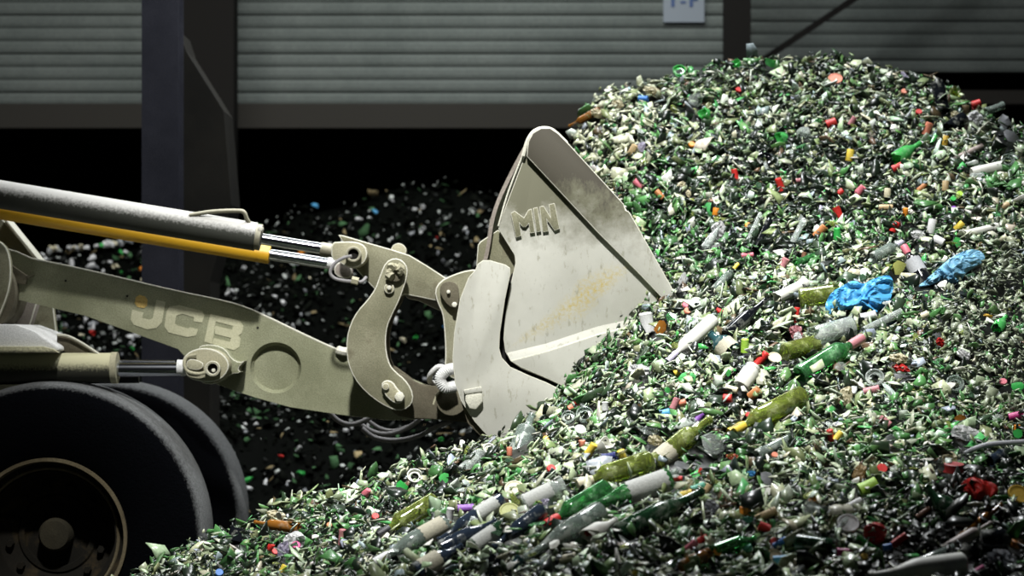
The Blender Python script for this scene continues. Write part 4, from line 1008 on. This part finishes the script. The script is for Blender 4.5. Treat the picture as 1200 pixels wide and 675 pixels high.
for kind, x, y, l, w, a, c in S:
    o = small(kind, x, y, l, w, a, c)
    big = 'tiny ' if max(l, w) < 10 else ('large ' if max(l, w) > 19 else 'small ')
    desc = big+CN.get(c, c)+' '+NM[kind][0]
    near = sorted(LM, key=lambda q: (q[0]-x)**2+(q[1]-y)**2)
    lab = None
    for q in near[:6]:
        t = f'{desc} {rel(x-q[0], y-q[1])} {q[2]}'
        if t not in used and len(t.split()) <= 16: lab = t; break
    used[lab] = 1
    tag(o, lab, NM[kind][1])

# blue bags, crumpled red pieces
def crumple(name, outline, bump_px, mat, label, cat, seed, lift=0.02):
    cx = sum(p[0] for p in outline)/len(outline); cy = sum(p[1] for p in outline)/len(outline)
    p0 = hit(cx, cy); d = p0.y; k = d/F; bm = bmesh.new(); n = 64; rings = 16; V_ = []
    ol = chaikin(outline, 2)
    # sample outline evenly
    seg = [math.dist(ol[i], ol[(i+1) % len(ol)]) for i in range(len(ol))]; T = sum(seg); pts = []
    for q in range(n):
        s = T*q/n; i = 0
        while s > seg[i]: s -= seg[i]; i += 1
        a, b = ol[i], ol[(i+1) % len(ol)]; f = s/seg[i]; pts.append((a[0]+(b[0]-a[0])*f, a[1]+(b[1]-a[1])*f))
    ctr = None
    def depth(x, y, r):
        v = Vector((x*.045+seed, y*.045, seed)); 
        v = v*.9+Vector((mnoise.noise(v*1.1), mnoise.noise(v*1.1+Vector((7,7,7))), 0))*1.3; w_ = Vector((v.x, v.y*1.3, v.z)); f = (1-abs(mnoise.noise(w_*1.3))*2.2)*.55+(1-abs(mnoise.noise(w_*3.1+Vector((3,1,0))))*2)*.22
        return d-(bump_px*k)*((1-r**3)*.75+(f-.35)*1.3)-lift
    c0 = bm.verts.new(P(cx, cy, depth(cx, cy, 0)))
    for r in range(1, rings+1):
        t = r/rings
        V_.append([bm.verts.new(P(cx+(x-cx)*t, cy+(y-cy)*t, depth(cx+(x-cx)*t, cy+(y-cy)*t, t))) for x, y in pts])
    for i in range(n): bm.faces.new((c0, V_[0][i], V_[0][(i+1) % n]))
    for a, b in zip(V_, V_[1:]):
        for i in range(n): bm.faces.new((a[i], b[i], b[(i+1) % n], a[(i+1) % n]))
    # closed back, pulled in behind
    bk_ = bm.verts.new(P(cx, cy, d+.05))
    for i in range(n): bm.faces.new((bk_, V_[-1][(i+1) % n], V_[-1][i]))
    for i in range(0, n, 4): CULL.append((P(cx, cy, d-.05), P(cx+(pts[i][0]-cx)*.85, cy+(pts[i][1]-cy)*.85, d-.05), .02, .93))
    o = finish(name, bm, mat, smooth=False)
    return tag(o, label, cat)
bagm = plain('blue_plastic', (.09,.40,.74), .3, 0, .15)
crumple('plastic_bag', [(969,372),(966,358),(974,342),(984,337),(1000,327),(1012,334),(1020,328),(1034,323),(1044,322),(1048,334),(1044,350),(1038,364),(1028,370),(1018,362),(1004,364),(988,362),(978,372)], 9, bagm, 'crumpled blue plastic bag in the middle of the slope, lower of two', 'plastic bag', 3.1)
bagm2 = plain('pale_blue_plastic', (.20,.46,.66), .35, 0, .3)
crumple('plastic_bag', [(1075,336),(1082,330),(1096,318),(1110,305),(1124,296),(1140,291),(1153,296),(1155,306),(1140,314),(1130,322),(1126,332),(1114,334),(1104,328),(1092,334),(1080,337)], 8, bagm2, 'flattened pale blue plastic bag up right of the crumpled blue one', 'plastic bag', 7.7)
o = crumple('crumpled_foil', [(1124,572),(1130,562),(1142,558),(1152,563),(1166,566),(1171,574),(1166,584),(1150,588),(1136,582)], 7, cm('red', .25), 'shiny crumpled red foil above the orange bottle', 'foil', 5.3)
crumple('tin_lid', [(1011,625),(1013,617),(1020,612),(1032,612),(1039,618),(1040,628),(1034,636),(1024,639),(1015,633)], 3, cm('red', .5), 'round crumpled red lid right of the white round lid', 'lid', 2.2)
bm = bmesh.new(); o0 = hit(1150,530).y-.06
tube(bm, bez([P(1130,532,o0+.03), P(1142,526,o0), P(1158,521,o0), P(1180,519,o0), P(1215,517,o0)]), .0095, 10)
tag(finish('plastic_pipe', bm, cm('grey', .3), smooth=True), 'dark grey curved pipe running out of frame at right', 'pipe')

# three hundred larger shards, each its own object, in five looks
KIND = [('white','pale dusty',90),('clear','clear',60),('green','green',50),('olive','olive',50),('dark','very dark green',50)]
protos = {}
def shard_proto(mat, sd):
    r = random.Random(sd); bm = bmesh.new(); n = 7; rr = [r.uniform(.6, 1.15) for _ in range(n)]; asp = r.uniform(.45, .9)
    T = [bm.verts.new((0,0,0))]+[bm.verts.new((rr[i]*math.cos(2*PI*i/n), rr[i]*asp*math.sin(2*PI*i/n), 0)) for i in range(n)]
    T2 = []
    for v in T: v.co.z = -(v.co.y**2)*.7-.1*v.co.x**2
    B_ = [bm.verts.new(v.co+Vector((0, 0, -.09))) for v in T]
    for i in range(n):
        j = 1+(i+1) % n; i1 = i+1
        bm.faces.new((T[0], T[i1], T[j])); bm.faces.new((B_[0], B_[j], B_[i1])); bm.faces.new((T[i1], B_[i1], B_[j], T[j]))
    return finish('glass_shard', bm, mat, smooth=False)
for g, nmz, cnt in KIND:
    ps = [shard_proto(GL[g], 17*i+len(nmz)) for i in range(6)]
    made = 0
    while made < cnt:
        px = random.uniform(210, 1195); py = random.uniform(85, 670)
        p = hit(px, py)
        if abs(HY-(p.z-CAMH)/p.y*F-py) > 3: continue
        if px < 800 and p.y > 11.25 and py > 60+ (800-px)*-0+150 and (py-165)/(max(1, px-640)) > 1.0: continue
        o = ps[made] if made < 6 else ps[made % 6].copy()
        if made >= 6: C.objects.link(o)
        nn = Vector(nrm(np.array([p.x]), np.array([p.y]))[0])+Vector([random.gauss(0, .4) for _ in range(3)])
        s = random.uniform(.020, .034)*(1.0 if p.y < 11 else 1.1)
        m4 = basis(nn, Vector((random.gauss(0,1), random.gauss(0,1), random.gauss(0,1))))
        o.matrix_world = Matrix.Translation(p+Vector((0, -.008, .018)))@m4@Matrix.Scale(s, 4)
        tag(o, f'{nmz} angular glass shard lying loose on the surface of the foreground heap', 'glass shard', nmz+' shards on the foreground heap')
        made += 1
# paler pieces on the rear heap
def hit_r(px, py):
    return hit(px, py, hr, np.arange(15.3, 20.3, .02))
def chunk_proto(mat, sd):
    r = random.Random(sd); bm = bmesh.new()
    lathe(bm, [(.55,0),(.6,.1),(.6,1.0),(.42,1.4),(.25,1.6),(.22,1.9),(.17,1.9),(.2,1.5),(.5,1.0),(.5,.15)], 10, closed=True)
    for v in bm.verts: v.co *= 1+.2*r.uniform(-1, 1); v.co.z -= .9
    return finish('glass_piece', bm, mat, smooth=True)
for c, nmz, cnt in (('white','white',170),('cream','cream',36),('grey','grey',50),('green','green',22),('orange','orange',6),('red','red',8),('skyblue','blue',6)):
    ps = [chunk_proto(cm(c), i+len(nmz)) for i in range(3)]
    made = 0
    while made < cnt:
        px = random.uniform(30, 590); py = random.uniform(238, 600)
        if made % 3 == 0: px = random.uniform(35, 175); py = random.uniform(278, 430)
        p = hit_r(px, py)
        o = ps[made] if made < 3 else ps[made % 3].copy()
        if made >= 3: C.objects.link(o)
        s = random.uniform(.012, .030)*(1.25 if px < 180 and py < 435 else 1)
        m4 = basis(Vector([random.gauss(0,1) for _ in range(3)]), Vector([random.gauss(0,1) for _ in range(3)]))
        o.matrix_world = Matrix.Translation(p+Vector((0, -.03, .03)))@m4@Matrix.Scale(s, 4)
        tag(o, f'{nmz} blurred piece of waste on the dark rear heap behind the loader', 'glass piece', nmz+' pieces on the rear heap')
        made += 1

def build_heap():
    q = np.stack([sx_, sz_], 1); keep = np.ones(NS, bool)
    for A, B, R, pr in CULL:      # pieces that would bury a whole bottle or cap are left out
        d = (A.y+B.y)/2; k = d/sy_
        x = sx_*k; z = (sz_-CAMH)*k+CAMH
        ax, az, bx, bz = A.x, A.z, B.x, B.z; L2 = (bx-ax)**2+(bz-az)**2+1e-9
        t = np.clip(((x-ax)*(bx-ax)+(z-az)*(bz-az))/L2, 0, 1)
        dd = np.hypot(x-ax-t*(bx-ax), z-az-t*(bz-az))
        keep &= ~((dd < R*1.05+.004) & (sy_ < d+R*1.2) & (rng.random(NS) < pr))
    K_ = keep
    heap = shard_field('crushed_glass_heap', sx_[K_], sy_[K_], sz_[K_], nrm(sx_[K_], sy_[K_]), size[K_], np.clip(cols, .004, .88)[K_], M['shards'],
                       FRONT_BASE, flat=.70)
    tag(heap, 'tall foreground heap of small crushed green and clear glass the bucket digs into', 'glass heap', kind='stuff')

build_heap()

# ------------------------------------------------------------------ light
w = bpy.data.worlds.new('hall_air'); bpy.context.scene.world = w; w.use_nodes = True
w.node_tree.nodes['Background'].inputs[0].default_value = (.75,.85,1,1); w.node_tree.nodes['Background'].inputs[1].default_value = .006
def area(name, loc, target, size, sy, power, col=(1,1,1)):
    l = bpy.data.lights.new(name, 'AREA'); l.shape = 'RECTANGLE'; l.size = size; l.size_y = sy; l.energy = power; l.color = col
    o = bpy.data.objects.new(name, l); C.objects.link(o); o.location = loc
    o.rotation_euler = (Vector(target)-Vector(loc)).to_track_quat('-Z', 'Y').to_euler(); return o
def spot(name, loc, target, power, ang, blend, rad, col=(1,1,1)):
    l = bpy.data.lights.new(name, 'SPOT'); l.energy = power; l.spot_size = math.radians(ang); l.spot_blend = blend; l.shadow_soft_size = rad; l.color = col
    o = bpy.data.objects.new(name, l); C.objects.link(o); o.location = loc
    o.rotation_euler = (Vector(target)-Vector(loc)).to_track_quat('-Z', 'Y').to_euler(); return o
spot('roof_floodlight', (-.6, 5.6, 9.0), (.10, 10.7, 1.8), 7900, 40, 1.0, .22, (1,1,.98))
area('overhead_fill', (.7, 12.2, 7.6), (.6, 12.2, 0), 3.0, 1.2, 560, (.95,.98,1))  # unseen soft fill added overhead for highlights
spot('wall_fill', (.8, 17.4, 8.2), (.6, 21.0, 4.0), 430, 72, 1.0, .3, (.93,1,.97))  # unseen lamp added to brighten the cladding
area('rear_fill', (-2.2, 16.3, 7.0), (-2.2, 17.3, 0), 3.2, 1.0, 260, (.98,1,.97))  # unseen area light added to brighten the rear heap
